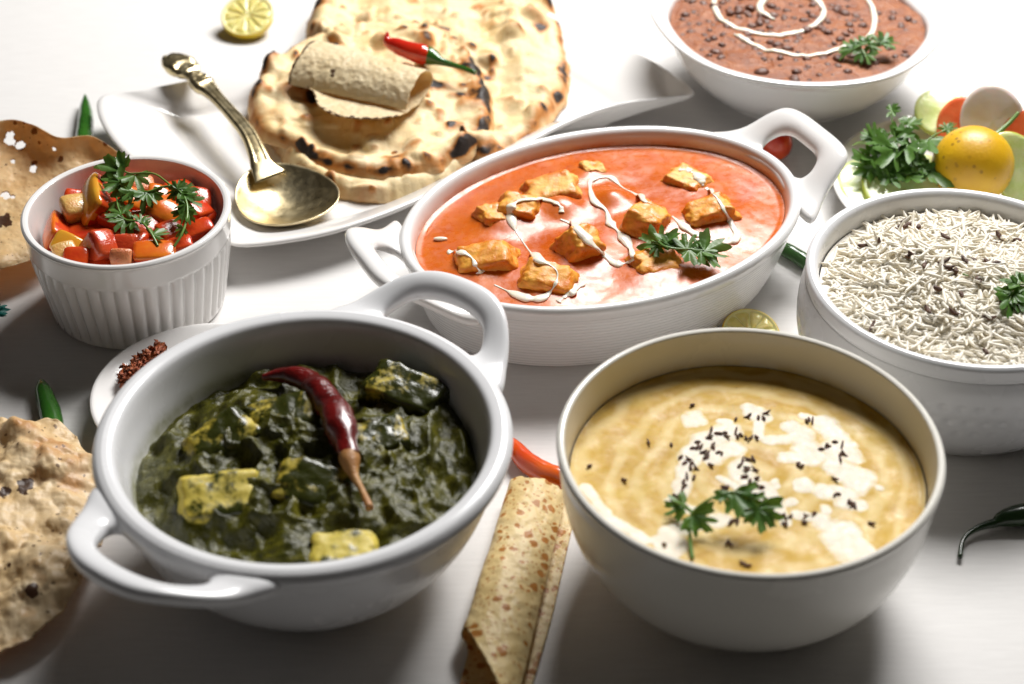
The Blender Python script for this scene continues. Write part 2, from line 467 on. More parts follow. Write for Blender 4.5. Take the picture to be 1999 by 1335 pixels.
M['rice_bed'] = m_skin('packed_rice', (0.88, 0.83, 0.74), (0.92, 0.88, 0.80), 0.6, 200, 0.0, 0.6, 0.0)
M['cumin'] = m_skin('roasted_cumin', (0.06, 0.022, 0.012), (0.17, 0.075, 0.035), 0.5, 400, 0, 0.6, 0)
M['bean'] = m_skin('dark_lentil', (0.06, 0.018, 0.008), (0.20, 0.065, 0.028), 0.42, 200, 0.0, 0.4, 0)
M['cucumber'] = m_skin('cucumber_flesh', (0.55, 0.66, 0.20), (0.72, 0.77, 0.42), 0.25, 120, 0.3, 0.2, 0.3)
M['cucumber_skin'] = m_skin('cucumber_skin', (0.42, 0.50, 0.04), (0.55, 0.60, 0.10), 0.3, 60)
M['onion'] = m_skin('onion_flesh', (0.82, 0.72, 0.66), (0.85, 0.80, 0.76), 0.2, 60, 0.4, 0.1, 0.3)
M['carrot'] = m_skin('orange_tomato_slice', (0.68, 0.09, 0.025), (0.76, 0.20, 0.07), 0.25, 90, 0.4, 0.2, 0.2)
M['teal'] = m_skin('teal_leaf_bit', (0.0, 0.12, 0.11), (0.01, 0.2, 0.17), 0.4, 200, 0)

def m_whole_lemon():
    m, nt, b, _ = mat('whole_lemon_skin'); co = coords(nt)
    f = noise(nt, co, 45, 4); col = ramp(nt, f, [(0.3, (0.62, 0.33, 0.004)), (0.6, (0.72, 0.42, 0.008)), (0.8, (0.66, 0.48, 0.02))])
    v = voro(nt, co, 260); k = ramp(nt, v, [(0.16, g3(1)), (0.30, g3(0))])
    k = math_(nt, 'MULTIPLY', k, ramp(nt, noise(nt, co, 60, 3), [(0.42, g3(0)), (0.55, g3(1))]))
    col = mix(nt, math_(nt, 'MULTIPLY', k, 0.8), col, (0.30, 0.14, 0.01))
    nt.links.new(col, b.inputs['Base Color']); b.inputs['Roughness'].default_value = 0.42; b.inputs['Coat Weight'].default_value = 0.05
    sss(b, 0.1, (1, .5, .1), 0.003); bump(nt, b, voro(nt, co, 650), 0.12, 0.0006)
    return m
M['lemon'] = m_whole_lemon()

def m_naan():
    m, nt, b, _ = mat('baked_naan'); co = coords(nt)
    f = noise(nt, co, 55, 5, 0.6); fine = noise(nt, co, 420, 4)
    base = ramp(nt, f, [(0.3, (0.65, 0.45, 0.20)), (0.5, (0.73, 0.565, 0.31)), (0.7, (0.76, 0.625, 0.39))])
    ch = attr(nt); n2 = noise(nt, co, 130, 5, 0.65)
    k = math_(nt, 'ADD', ch, math_(nt, 'MULTIPLY', math_(nt, 'SUBTRACT', n2, 0.5), 0.30))
    brown = ramp(nt, k, [(0.22, g3(0)), (0.34, g3(0.35)), (0.55, g3(1))])
    col = mix(nt, brown, base, (0.46, 0.18, 0.04))
    col = mix(nt, ramp(nt, k, [(0.56, g3(0)), (0.72, g3(1))]), col, (0.020, 0.011, 0.007))
    v = voro(nt, co, 95); sp = N(nt, 'SeparateColor'); nt.links.new(voro(nt, co, 95, out='Color'), sp.inputs[0])
    fr = math_(nt, 'MULTIPLY', ramp(nt, math_(nt, 'ADD', v, math_(nt, 'MULTIPLY', noise(nt, co, 300, 3), 0.25)), [(0.24, g3(1)), (0.46, g3(0))]), math_(nt, 'GREATER_THAN', sp.outputs[0], 0.62))
    col = mix(nt, math_(nt, 'MULTIPLY', fr, 0.35), col, (0.50, 0.22, 0.055))
    nt.links.new(col, b.inputs['Base Color']); b.inputs['Roughness'].default_value = 0.55; b.inputs['Specular IOR Level'].default_value = 0.35
    sss(b, 0.12, (1, .6, .3), 0.004)
    bump(nt, b, math_(nt, 'ADD', fine, math_(nt, 'MULTIPLY', noise(nt, co, 120, 4), 2)), 0.35, 0.001)
    return m
M['naan'] = m_naan()

def m_papad(name, c1, c2, cs, spot_sc=110, spot_w=0.16, tr=0.4, trc=(0.70, 0.30, 0.04), blister=260, bs=0.6, dark=(0.06, 0.03, 0.015), dense=0.42, roast=(0.5, 0.2, 0.05), roast_at=0.66):
    m, nt, b, out = mat(name); co = coords(nt)
    f = noise(nt, co, 60, 5, 0.6); col = ramp(nt, f, [(0.3, c1), (0.7, c2)])
    col = mix(nt, ramp(nt, noise(nt, co, 38, 4), [(roast_at, g3(0)), (roast_at + 0.12, g3(0.8))]), col, roast)
    co_n = N(nt, 'VectorMath'); co_n.operation = 'ADD'
    nz = N(nt, 'TexNoise'); nz.inputs['Scale'].default_value = 200; nt.links.new(co, nz.inputs['Vector'])
    sc_ = N(nt, 'VectorMath'); sc_.operation = 'SCALE'; sc_.inputs['Scale'].default_value = 0.004; nt.links.new(nz.outputs['Color'], sc_.inputs[0])
    nt.links.new(co, co_n.inputs[0]); nt.links.new(sc_.outputs[0], co_n.inputs[1]); cw = co_n.outputs[0]
    v = voro(nt, cw, spot_sc); pick = voro(nt, cw, spot_sc, out='Color'); sep = N(nt, 'SeparateColor'); nt.links.new(pick, sep.inputs[0])
    thr = math_(nt, 'MULTIPLY', math_(nt, 'GREATER_THAN', sep.outputs[0], dense), math_(nt, 'MULTIPLY', sep.outputs[1], spot_w * 1.6))
    k = math_(nt, 'LESS_THAN', v, thr)
    col = mix(nt, k, col, cs)
    v2 = voro(nt, cw, spot_sc * 2.7); sep2 = N(nt, 'SeparateColor'); nt.links.new(voro(nt, cw, spot_sc * 2.7, out='Color'), sep2.inputs[0])
    k2 = math_(nt, 'MULTIPLY', math_(nt, 'LESS_THAN', v2, spot_w * 1.1), math_(nt, 'GREATER_THAN', sep2.outputs[0], 0.66))
    col = mix(nt, math_(nt, 'MULTIPLY', k2, 0.75), col, cs)
    ch = attr(nt); col = mix(nt, ramp(nt, ch, [(0.3, g3(0)), (0.7, g3(1))]), col, dark)
    nt.links.new(col, b.inputs['Base Color']); b.inputs['Roughness'].default_value = 0.45; b.inputs['Specular IOR Level'].default_value = 0.4
    h = math_(nt, 'ADD', voro(nt, co, blister, 'SMOOTH_F1'), math_(nt, 'MULTIPLY', noise(nt, co, 140, 5), 1.6))
    bump(nt, b, h, bs, 0.0016)
    t = N(nt, 'BsdfTranslucent'); nt.links.new(mix(nt, 0.65, col, trc), t.inputs[0])
    ms = N(nt, 'MixShader'); ms.inputs[0].default_value = tr
    nt.links.new(b.outputs[0], ms.inputs[1]); nt.links.new(t.outputs[0], ms.inputs[2]); nt.links.new(ms.outputs[0], out.inputs[0])
    return m
M['papad_fried'] = m_papad('roasted_papad', (0.76, 0.54, 0.25), (0.83, 0.68, 0.40), (0.10, 0.05, 0.025), 150, 0.15, 0.42, dense=0.5, bs=0.3, blister=180, roast=(0.66, 0.40, 0.15), roast_at=0.6)
M['papad_bumpy'] = m_papad('bumpy_roasted_papad', (0.70, 0.48, 0.22), (0.82, 0.66, 0.42), (0.08, 0.04, 0.02), 105, 0.20, 0.2, dense=0.55, bs=0.3, blister=170, roast=(0.52, 0.24, 0.07), roast_at=0.58)
M['papad_roll'] = m_papad('speckled_papad', (0.74, 0.56, 0.23), (0.80, 0.66, 0.35), (0.46, 0.19, 0.03), 230, 0.32, 0.28, (0.75, 0.42, 0.05), 260, 0.45, dense=0.2, roast_at=0.9)
M['papad_pale'] = m_papad('pale_blistered_papad', (0.76, 0.62, 0.36), (0.80, 0.70, 0.48), (0.45, 0.22, 0.07), 120, 0.09, 0.28, (0.78, 0.48, 0.06), 330, 0.5, dense=0.6, roast_at=0.9)

def m_brass():
    m, nt, b, _ = mat('old_brass'); co = coords(nt)
    f = noise(nt, co, 90, 6, 0.65); nt.links.new(ramp(nt, f, [(0.3, (0.60, 0.48, 0.26)), (0.7, (0.78, 0.67, 0.43))]), b.inputs['Base Color'])
    b.inputs['Metallic'].default_value = 1.0
    nt.links.new(ramp(nt, noise(nt, co, 300, 5), [(0.3, g3(0.26)), (0.8, g3(0.42))]), b.inputs['Roughness'])
    bump(nt, b, noise(nt, co, 500, 4), 0.08, 0.0006)
    return m
M['brass'] = m_brass()
# ================================================================== the table
mb = MB(); g = np.linspace(-1, 1, 41)
gx, gy = np.meshgrid(g * 110, g * 82 + 48, indexing='ij')
mb.add(np.stack([gx, gy, 0 * gx], -1).reshape(-1, 3), [f for f in grid_faces(41, 41)])
mb.add([(-110, -34, -3), (110, -34, -3), (110, 130, -3), (-110, 130, -3)], [(3, 2, 1, 0)])
solo('tabletop', mb, M['table'], 'smooth white tabletop under all the dishes', None, (0, 0, 0), kind='structure')

# ================================================================== vessels
def bowl_prof(outer, inner, n=70):
    return list(catmull(outer, n)) + list(catmull(inner, n))

def ring_handle(cen, ang, pairs, zfn, h, n=140, k=20):
    """a flat loop: (outer, inner) outline pairs in (radial, sideways) coordinates, given for one half and mirrored"""
    full = pairs + [((o[0], -o[1]), (i[0], -i[1])) for o, i in pairs[::-1][1:-1]]
    O = catmull([q[0] for q in full], n, True); I = catmull([q[1] for q in full], n, True); ca, sa = math.cos(ang), math.sin(ang)
    V = []
    for j in range(k):
        q = 2 * math.pi * j / k; x, y = math.cos(q), math.sin(q)
        w = abs(x) ** 0.75 * (1 if x > 0 else -1); v = abs(y) ** 0.75 * (1 if y > 0 else -1)
        L = (O + I) / 2 + (O - I) / 2 * w; z = zfn(L[:, 0], L[:, 1]) + h * v
        V.append(np.stack([cen[0] + L[:, 0] * ca - L[:, 1] * sa, cen[1] + L[:, 0] * sa + L[:, 1] * ca, z], -1))
    V = np.stack(V, 1).reshape(-1, 3)
    return V, grid_faces(n, k, True, True)

# ---- two-handled bowl of spinach curry (front left)
A0 = np.array([-7.69, -13.65, 0.0])
bowlA = thing('handled_bowl', 'white round two-handled stoneware bowl at front left holding dark green spinach curry', 'bowl', A0)
outer = [(0.02, 0.25), (3.1, 0.25), (3.4, 0.02), (3.8, 0.02), (4.1, 0.4), (5.2, 1.1), (6.3, 2.5), (6.95, 4.0), (7.2, 5.25), (7.28, 5.42), (7.62, 5.6), (7.74, 5.95), (7.60, 6.22), (7.35, 6.32)]
inner = [(7.35, 6.32), (7.0, 6.22), (6.82, 5.9), (6.6, 5.0), (6.15, 3.4), (5.2, 1.9), (3.5, 1.0), (0.02, 0.8)]
V, F = lathe(bowl_prof(outer, inner), A0, 144)
film = (np.hypot(V[:, 0] - A0[0], V[:, 1] - A0[1]) < 6.8) * np.exp(-((V[:, 2] - 4.25) / 0.35) ** 2) * (V[:, 2] > 3)
bA = MB().add(V, F, 0, film); part('body', bA, M['china_a'], bowlA)
for ang in (R(55), R(235)):
    ca, sa = math.cos(ang), math.sin(ang)
    V, F = ring_handle(A0, ang, [((10.4, 0), (9.35, 0)), ((10.25, 1.25), (9.25, 0.9)), ((9.7, 2.25), (8.95, 1.65)), ((8.85, 3.05), (8.4, 2.1)), ((7.7, 3.75), (7.8, 2.3)), ((6.3, 4.3), (7.5, 1.95)), ((7.0, 2.0), (7.65, 1.1)), ((7.2, 0), (7.8, 0))],
                       lambda r, t: 5.80 + 1.05 * sstep(7.5, 10.4, np.hypot(r, t * 0.6)), 0.37)
    part('handle', MB().add(V, F), M['china_cool'], bowlA)

# ---- ivory bowl of lentil soup (front right)
B0 = np.array([8.64, -14.7, 0.0])
outer = [(0.02, 0.3), (3.2, 0.3), (3.4, 0.0), (3.75, 0.0), (3.95, 0.35), (4.9, 0.85), (6.05, 2.2), (6.68, 3.9), (6.93, 5.6), (6.99, 6.3), (7.03, 6.45), (6.97, 6.58), (6.86, 6.62)]
inner = [(6.86, 6.62), (6.74, 6.55), (6.70, 6.3), (6.55, 5.0), (6.3, 3.6), (5.4, 1.9), (3.5, 1.0), (0.02, 0.8)]
V, F = lathe(bowl_prof(outer, inner), B0, 144)
film = (np.hypot(V[:, 0] - B0[0], V[:, 1] - B0[1]) < 6.66) * np.exp(-((V[:, 2] - 4.95) / 0.3) ** 2)
bB = MB().add(V, F, 0, film); solo('soup_bowl', bB, M['china_b'], 'plain ivory round bowl without handles at front right full of yellow lentil soup', 'bowl', B0)

# ---- fluted ramekin (left)
C0 = np.array([-17.2, 3.2, 0.0])
NF = 44
def flute(rr, zz, A):
    f = np.abs(np.sin(A * NF / 2)) ** 0.7
    w = sstep(0.15, 0.5, zz) * (1 - sstep(3.55, 3.75, zz))
    return rr - (1 - f) * 0.17 * w * (rr > 3.9 + 0.172 * (zz - 0.35)), zz
outer = [(0.02, 0.2), (3.3, 0.2), (3.5, 0.0), (3.75, 0.0), (3.92, 0.12), (4.0, 0.35)] + [(4.0 + 0.11 * k, 0.35 + 0.64 * k) for k in range(1, 5)] + [(4.5, 3.45), (4.5, 3.72), (4.52, 3.82), (4.55, 4.3), (4.58, 4.75), (4.63, 4.85), (4.63, 4.95), (4.52, 5.04)]
inner = [(4.52, 5.04), (4.35, 5.0), (4.27, 4.8), (4.15, 3.5), (4.0, 1.4), (3.7, 0.8), (0.02, 0.6)]
V, F = lathe(bowl_prof(outer, inner, 60), C0, NF * 10, mod=flute)
solo('ramekin', MB().add(V, F), M['china'], 'white ramekin with vertical fluted sides filled with diced tomato', 'ramekin', C0)

# ---- rice bowl (right)
D0 = np.array([19.05, -2.55, 0.0])
def dimples(rr, zz, A):
    out = rr > 5.6
    d = 0
    for k, zc in enumerate((2.35, 3.0, 3.65)):
        d = d + np.exp(-((zz - zc) / 0.13) ** 2) * (0.5 + 0.5 * np.sin(A * 60 + k * math.pi)) ** 2
    return rr - 0.075 * d * (out & (zz < 4.6) & (zz > 1.2)), zz
outer = [(0.02, 0.3), (4.6, 0.3), (4.8, 0.0), (5.2, 0.0), (5.6, 0.3), (6.35, 1.2), (6.75, 2.4), (6.85, 3.3), (6.8, 4.2), (6.66, 4.75), (6.60, 4.85), (6.66, 5.0), (6.68, 5.3), (6.66, 5.5), (6.52, 5.62)]
inner = [(6.52, 5.62), (6.3, 5.58), (6.12, 5.3), (6.05, 4.5), (6.1, 3.3), (5.9, 1.8), (4.6, 0.9), (0.02, 0.7)]
V, F = lathe(list(catmull(outer, 130)) + list(catmull(inner, 50)), D0, 360, mod=dimples)
bD = MB().add(V, F); solo('rice_bowl', bD, M['china_cool'], 'round white bowl with dotted bands at the right edge heaped with rice', 'bowl', D0)

# ---- lobed bowl of black dal (top right)
E0 = np.array([15.2, 22.8, 0.0])
def lobes(rr, zz, A):
    w = sstep(2.6, 4.5, zz)
    c = np.abs(np.cos(A * 3 + 0.35)) ** 3.0
    return rr * (1 + w * (0.045 * c - 0.02)), zz + w * (rr > 5) * 0.16 * (c - 0.4)
outer = [(0.02, 0.3), (3.2, 0.3), (3.4, 0.0), (3.8, 0.0), (4.0, 0.35), (5.1, 1.0), (6.2, 2.2), (6.85, 3.5), (7.05, 3.95), (7.45, 4.25), (7.68, 4.42), (7.66, 4.55), (7.5, 4.58)]
inner = [(7.5, 4.58), (7.2, 4.5), (6.75, 4.2), (6.5, 3.6), (5.8, 2.2), (4.6, 1.2), (0.02, 0.8)]
V, F = lathe(bowl_prof(outer, inner), E0, 180, mod=lobes)
film = (np.hypot(V[:, 0] - E0[0], V[:, 1] - E0[1]) < 6.95) * np.exp(-((V[:, 2] - 4.05) / 0.16) ** 2)
bE = MB().add(V, F, 0, film); solo('lobed_bowl', bE, M['china_e'], 'white bowl with a wide wavy rim at top right holding red-brown black-lentil dal', 'bowl', E0)

# ---- oval casserole dish (centre)
F0 = np.array([4.16, 4.4, 0.0]); FA, FB, FY = 9.66, 7.09, R(27.3)
def fscale(prof):  # profile given for the short axis; long axis scaled by offsetting so the wall keeps its thickness
    return prof
def lathe_oval(prof, cen, a, b, yaw, n=160, mod=None):
    A = np.arange(n) * 2 * math.pi / n; V = []
    for (off, z) in prof:
        o = np.full(n, float(off)); zz = np.full(n, float(z))
        if mod: o, zz = mod(o, zz, A)
        aa, bb = np.maximum(a + o, 0.05), np.maximum(b + o, 0.03)
        x, y = aa * np.cos(A), bb * np.sin(A)
        V.append(np.stack([cen[0] + x * math.cos(yaw) - y * math.sin(yaw), cen[1] + x * math.sin(yaw) + y * math.cos(yaw), cen[2] + zz], -1))
    V = np.concatenate(V); F = grid_faces(len(prof), n, False, True); F = [f[::-1] for f in F]
    V = list(V)
    for i in (0, len(prof) - 1):
        c = len(V); V.append(np.mean(V[i * n:(i + 1) * n], axis=0))
        for j in range(n):
            p, q = i * n + j, i * n + (j + 1) % n
            F.append((c, q, p) if i == 0 else (p, q, c))
    return np.array(V), F
dishF = thing('casserole_dish', 'white oval casserole dish with two open end handles holding orange paneer curry', 'casserole dish', F0)
outer = [(-7.05, 0.2), (-2.3, 0.2), (-2.1, 0.0), (-1.55, 0.0), (-1.25, 0.25)]
zs = np.linspace(0.3, 3.35, 90)
ring = [(-1.2 + 1.0 * ((z - 0.3) / 3.05) ** 0.8 + 0.028 * abs(math.sin(z * math.pi / 0.20)), z) for z in zs]
lip = [(-0.16, 3.42), (-0.1, 3.5), (-0.02, 3.75), (0.0, 3.95), (-0.1, 4.1), (-0.25, 4.14), (-0.42, 4.08), (-0.55, 3.9), (-0.7, 3.4), (-0.95, 2.4), (-1.5, 1.2), (-2.6, 0.8), (-7.05, 0.75)]
V, F = lathe_oval(list(catmull(outer, 20)) + ring + list(catmull(lip, 50)), F0, FA, FB, FY, 200)
u_ = (V[:, 0] - F0[0]) * math.cos(FY) + (V[:, 1] - F0[1]) * math.sin(FY); v_ = -(V[:, 0] - F0[0]) * math.sin(FY) + (V[:, 1] - F0[1]) * math.cos(FY)
film = (np.hypot(u_ / (FA - 0.5), v_ / (FB - 0.5)) < 1.0) * np.exp(-((V[:, 2] - 3.35) / 0.30) ** 2)
bF = MB().add(V, F, 0, film); part('body', bF, M['china_f'], dishF)
for sgn in (0, math.pi):
    ca, sa = math.cos(FY + sgn), math.sin(FY + sgn)
    V, F = ring_handle(F0, FY + sgn, [((12.0, 0), (10.9, 0)), ((11.95, 1.5), (10.85, 0.95)), ((11.6, 2.45), (10.6, 1.45)), ((10.8, 2.95), (10.2, 1.7)), ((9.8, 3.4), (9.85, 1.7)), ((8.4, 4.3), (9.62, 1.45)), ((8.6, 2.2), (9.5, 0.75)), ((9.0, 0), (9.6, 0))],
                       lambda r, t: 3.52 + 1.50 * sstep(8.7, 11.8, r), 0.34)
    part('handle', MB().add(V, F), M['china'], dishF)

# ---- serving platter under the naan
plat_px = [(190, 197), (197, 238), (235, 292), (310, 357), (390, 425), (438, 468), (472, 479), (550, 472), (640, 455), (735, 425), (830, 385), (960, 320), (1100, 243), (1200, 207), (1300, 192), (1354, 184), (1340, 163), (1290, 128), (1200, 80), (1130, 50), (1050, 12), (1000, -8), (900, 12), (760, 45), (640, 80), (540, 112), (400, 150), (280, 175), (215, 183)]
ol = catmull([up(x, y, 1.7)[:2] for x, y in plat_px], 240, True); pc = np.array([-6.1, 17.6])
mb = MB(); rows = []
for sc_, z in ((0.02, 0.25), (0.62, 0.25), (0.66, 0.0), (0.70, 0.0), (0.73, 0.3), (0.86, 0.95), (0.975, 1.40), (0.995, 1.55), (1.0, 1.66), (0.995, 1.74), (0.98, 1.76), (0.965, 1.72), (0.90, 1.42), (0.80, 1.08), (0.765, 0.85), (0.74, 0.66), (0.71, 0.6), (0.4, 0.58), (0.02, 0.58)):
    rows.append(np.concatenate([pc + (ol - pc) * sc_, np.full((240, 1), z)], 1))
n0 = len(rows) * 240
mb.add(np.concatenate(rows + [np.array([[*pc, 0.25], [*pc, 0.58]])]), [f[::-1] for f in grid_faces(len(rows), 240, False, True)] + [(n0, (j + 1) % 240, j) for j in range(240)] + [(n0 + 1, n0 - 240 + j, n0 - 240 + (j + 1) % 240) for j in range(240)])
solo('serving_platter', mb, M['china'], 'white rectangular platter with upswept corners under the naan and spoon', 'platter', (-6.1, 17.6, 0))
bG = mb

# ---- small saucer of chili flakes, mostly hidden behind the handled bowl
S0 = np.array([-13.0, -5.1, 0.0])
prof = bowl_prof([(0.02, 0.15), (2.4, 0.15), (2.6, 0.0), (2.9, 0.0), (3.6, 0.5), (4.5, 1.05), (4.75, 1.28), (4.7, 1.36)], [(4.7, 1.36), (4.5, 1.34), (3.6, 0.95), (2.6, 0.55), (0.02, 0.45)], 30)
V, F = lathe(prof, S0, 96); bS = MB().add(V, F)
solo('saucer', bS, M['china'], 'small white saucer of red chili flakes tucked behind the handled bowl', 'saucer', S0)

# ---- salad plate
L0 = np.array([22.7, 10.9, 0.0])
prof = bowl_prof([(0.02, 0.2), (3.9, 0.2), (4.1, 0.0), (4.5, 0.0), (5.4, 0.5), (6.7, 1.25), (6.95, 1.45), (6.9, 1.52)], [(6.9, 1.52), (6.7, 1.5), (5.6, 1.0), (4.4, 0.62), (0.02, 0.55)], 30)
V, F = lathe(prof, L0, 120); bL = MB().add(V, F)
solo('salad_plate', bL, M['china'], 'white round plate of salad at the right edge behind the rice bowl', 'plate', L0)
# ================================================================== helpers for food
def leaf_shape(size, seed):
    """one coriander leaflet, base at the origin, growing along +x: three deeply cut, toothed lobes"""
    rnd = random.Random(seed); n = 54; th = np.linspace(-1.95, 1.95, n)
    lobes_ = [(-1.25, 0.46, 0.78), (-0.52, 0.26, 0.88), (0.02, 0.28, 1.0), (0.56, 0.26, 0.88), (1.25, 0.46, 0.78)]
    r = np.full(n, 0.40)
    for c, w, L in lobes_:
        c += rnd.uniform(-.08, .08); L *= rnd.uniform(.85, 1.1)
        r = np.maximum(r, L * np.exp(-((th - c) / w) ** 4))
    saw = np.abs(((th * 2.6 + rnd.random()) % 1) - 0.5) * 2
    r = r * (0.84 + 0.22 * saw) * size
    rings = [0.0, 0.35, 0.7, 1.0]; V = [(0, 0, 0)]; F = []
    cu, cv = rnd.uniform(-0.32, 0.12), rnd.uniform(-0.25, 0.35)
    for q in rings[1:]:
        for i in range(n):
            x, y = r[i] * q * math.cos(th[i]), r[i] * q * math.sin(th[i])
            V.append((x, y, (cu * x * x + cv * y * y) / size + 0.05 * size * math.sin(th[i] * 7 + seed) * q))
    for i in range(n - 1):
        F.append((0, 1 + i, 2 + i))
        for k in range(2):
            a = 1 + k * n + i; F.append((a, a + n, a + n + 1, a + 1))
    return np.array(V), F

def leaf_at(base, tip, seed, nrm=None):
    base, tip = np.asarray(base, float), np.asarray(tip, float); rnd = random.Random(seed)
    x = unit(tip - base); size = np.linalg.norm(tip - base)
    n = np.array([rnd.uniform(-.5, .5), -0.45 + rnd.uniform(-.4, .4), 1.0]) if nrm is None else np.asarray(nrm, float)
    y = unit(np.cross(n, x)); z = np.cross(x, y)
    V, F = leaf_shape(size, seed)
    return base + V @ np.stack([x, y, z]), F

def sprig(name, label, stems, leaves, group=None, lm='leaf', sm='stem_green', r=0.055):
    """stems: lists of (px, py, z); leaves: (base px, py, z, tip px, py, z)"""
    pts = [up(*p) for s in stems for p in s]; o = np.array(pts).mean(0); o[2] = min(p[2] for p in pts)
    t = thing(name, label, 'herb sprig', o, group)
    for s in stems:
        P = catmull([up(*p) for p in s], 8 * len(s)); V, F = tube(P, np.linspace(r, r * 0.6, len(P)), 7); part('stem', MB().add(V, F), M[sm], t)
    for i, l in enumerate(leaves):
        b, tp = up(*l[:3]), up(*l[3:6]); V, F = leaf_at(b, tp, i * 7 + len(name) + len(label))
        part('leaf', MB().add(V, F), M[lm if i % 3 else 'leaf_light'] if lm == 'leaf' else M[lm], t)
    return t

def smooth_rad(ctrl, n):
    return catmull(np.array(ctrl)[:, None], n)[:, 0].clip(0.01)

def pod(P, rads, seed, nring=14, amp=0.04):
    P = catmull(P, 40); r = smooth_rad(rads, 40)
    V, F = tube(P, r, nring)
    V = V + 0  # uneven skin
    c = np.repeat(P, nring, 0); d = V[:len(c)] - c
    V[:len(c)] = c + d * (1 + amp * 3 * fbm(V[:len(c)] * 1.3, seed, 3))[:, None]
    return V, F

# ================================================================== spinach curry with paneer
def mounds(x, y, spots):
    z = 0
    for (cx, cy, h, r) in spots: z = z + h * np.exp(-((x - cx) ** 2 + (y - cy) ** 2) / (r * r))
    return z
A_cubes = [  # px, py, z, dims, yaw, pitch, roll, material, label
    (436, 868, 4.75, (2.9, 2.0, 1.5), 40, -14, 14, 'paneer_green', 'spinach-coated paneer cube with a bright yellow top, upper left in the green curry'),
    (552, 826, 4.95, (2.8, 1.9, 1.6), 15, -6, 12, 'paneer_green', 'paneer cube streaked yellow beside the upper bend of the dried chili'),
    (432, 985, 4.55, (3.1, 2.1, 1.9), 14, 4, 22, 'paneer_yellow', 'largest yellow paneer cube showing its clean front face, lower left in the green curry'),
    (612, 965, 4.6, (2.9, 2.1, 1.9), -16, 8, 18, 'paneer_green', 'dark green coated paneer cube left of the dried chili stalk'),
    (672, 1085, 4.65, (2.5, 1.7, 1.2), 10, 4, 6, 'paneer_yellow', 'bright yellow paneer cube at the front rim of the green curry'),
    (792, 768, 4.85, (3.2, 1.9, 1.3), -24, 8, 14, 'paneer_green', 'long paneer slab with a yellow upper edge at the back right of the green curry'),
    (738, 868, 4.6, (2.2, 1.8, 1.5), 20, 0, 10, 'paneer_green', 'small paneer lump under gravy right of the dried chili')]
sA = [(*up(c[0], c[1], 4.6)[:2], 0.55, 1.9) for c in A_cubes]
def zA(x, y, rho):
    d = np.hypot(x - A0[0], y - A0[1])
    base = 4.15 + 0.45 * (1 - (d / 6.5) ** 2) + mounds(x, y, sA)
    w = 1 - sstep(0.93, 1.0, rho)
    n = 0.6 * fbm2(x, y, 0.5, 3, 2) + 0.75 * (0.3 - np.abs(fbm2(x, y, 0.8, 9, 2))) + 0.20 * (0.3 - np.abs(fbm2(x, y, 1.7, 21, 2))) + 0.05 * fbm2(x, y, 4.5, 23, 2)
    return base + n * (0.35 + 0.65 * w) - 0.12 * (1 - w)
V, F = disc_field(A0, 6.42, 6.42, 0, zA, 120, 240); gA = MB().add(V, F)
solo('spinach_curry', gA, M['spinach'], 'thick glossy dark green spinach gravy in the front left handled bowl', 'curry', (*A0[:2], 4.2))
allA = MB().add(V, F)
for i, (px, py, z, dims, yw, pt, rl, mm, lb) in enumerate(A_cubes):
    V, F = rcube(dims, euler(R(yw), R(pt), R(rl)), up(px, py, z - 0.12), i + 3, 19, 8, 0.09, taper=(0.08, 0.1), nsc=1.6, crumb=0.10); allA.add(V, F)
    solo('paneer_cube', MB().add(V, F), M[mm], lb, 'paneer cube', up(px, py, z), 'paneer cubes in the green curry')
t = thing('dried_chili', 'wrinkled dark red dried chili with tan stalk lying on the green curry', 'chili', up(640, 800, 5.2))
V, F = pod([up(512, 737, 5.3), up(560, 733, 5.45), up(612, 752, 5.65), up(650, 800, 5.8), (up(672, 850, 5.85)), up(682, 893, 5.75)], [0.14, 0.34, 0.50, 0.56, 0.54, 0.42], 5, 18, 0.12)
part('body', MB().add(V, F), M['chili_dry'], t)
V, F = tube(catmull([up(682, 890, 5.75), up(684, 905, 5.7), up(692, 930, 5.6), up(708, 960, 5.5), up(722, 992, 5.45)], 24), smooth_rad([0.40, 0.36, 0.17, 0.12, 0.16], 24), 12); part('stalk', MB().add(V, F), M['stem_dry'], t)

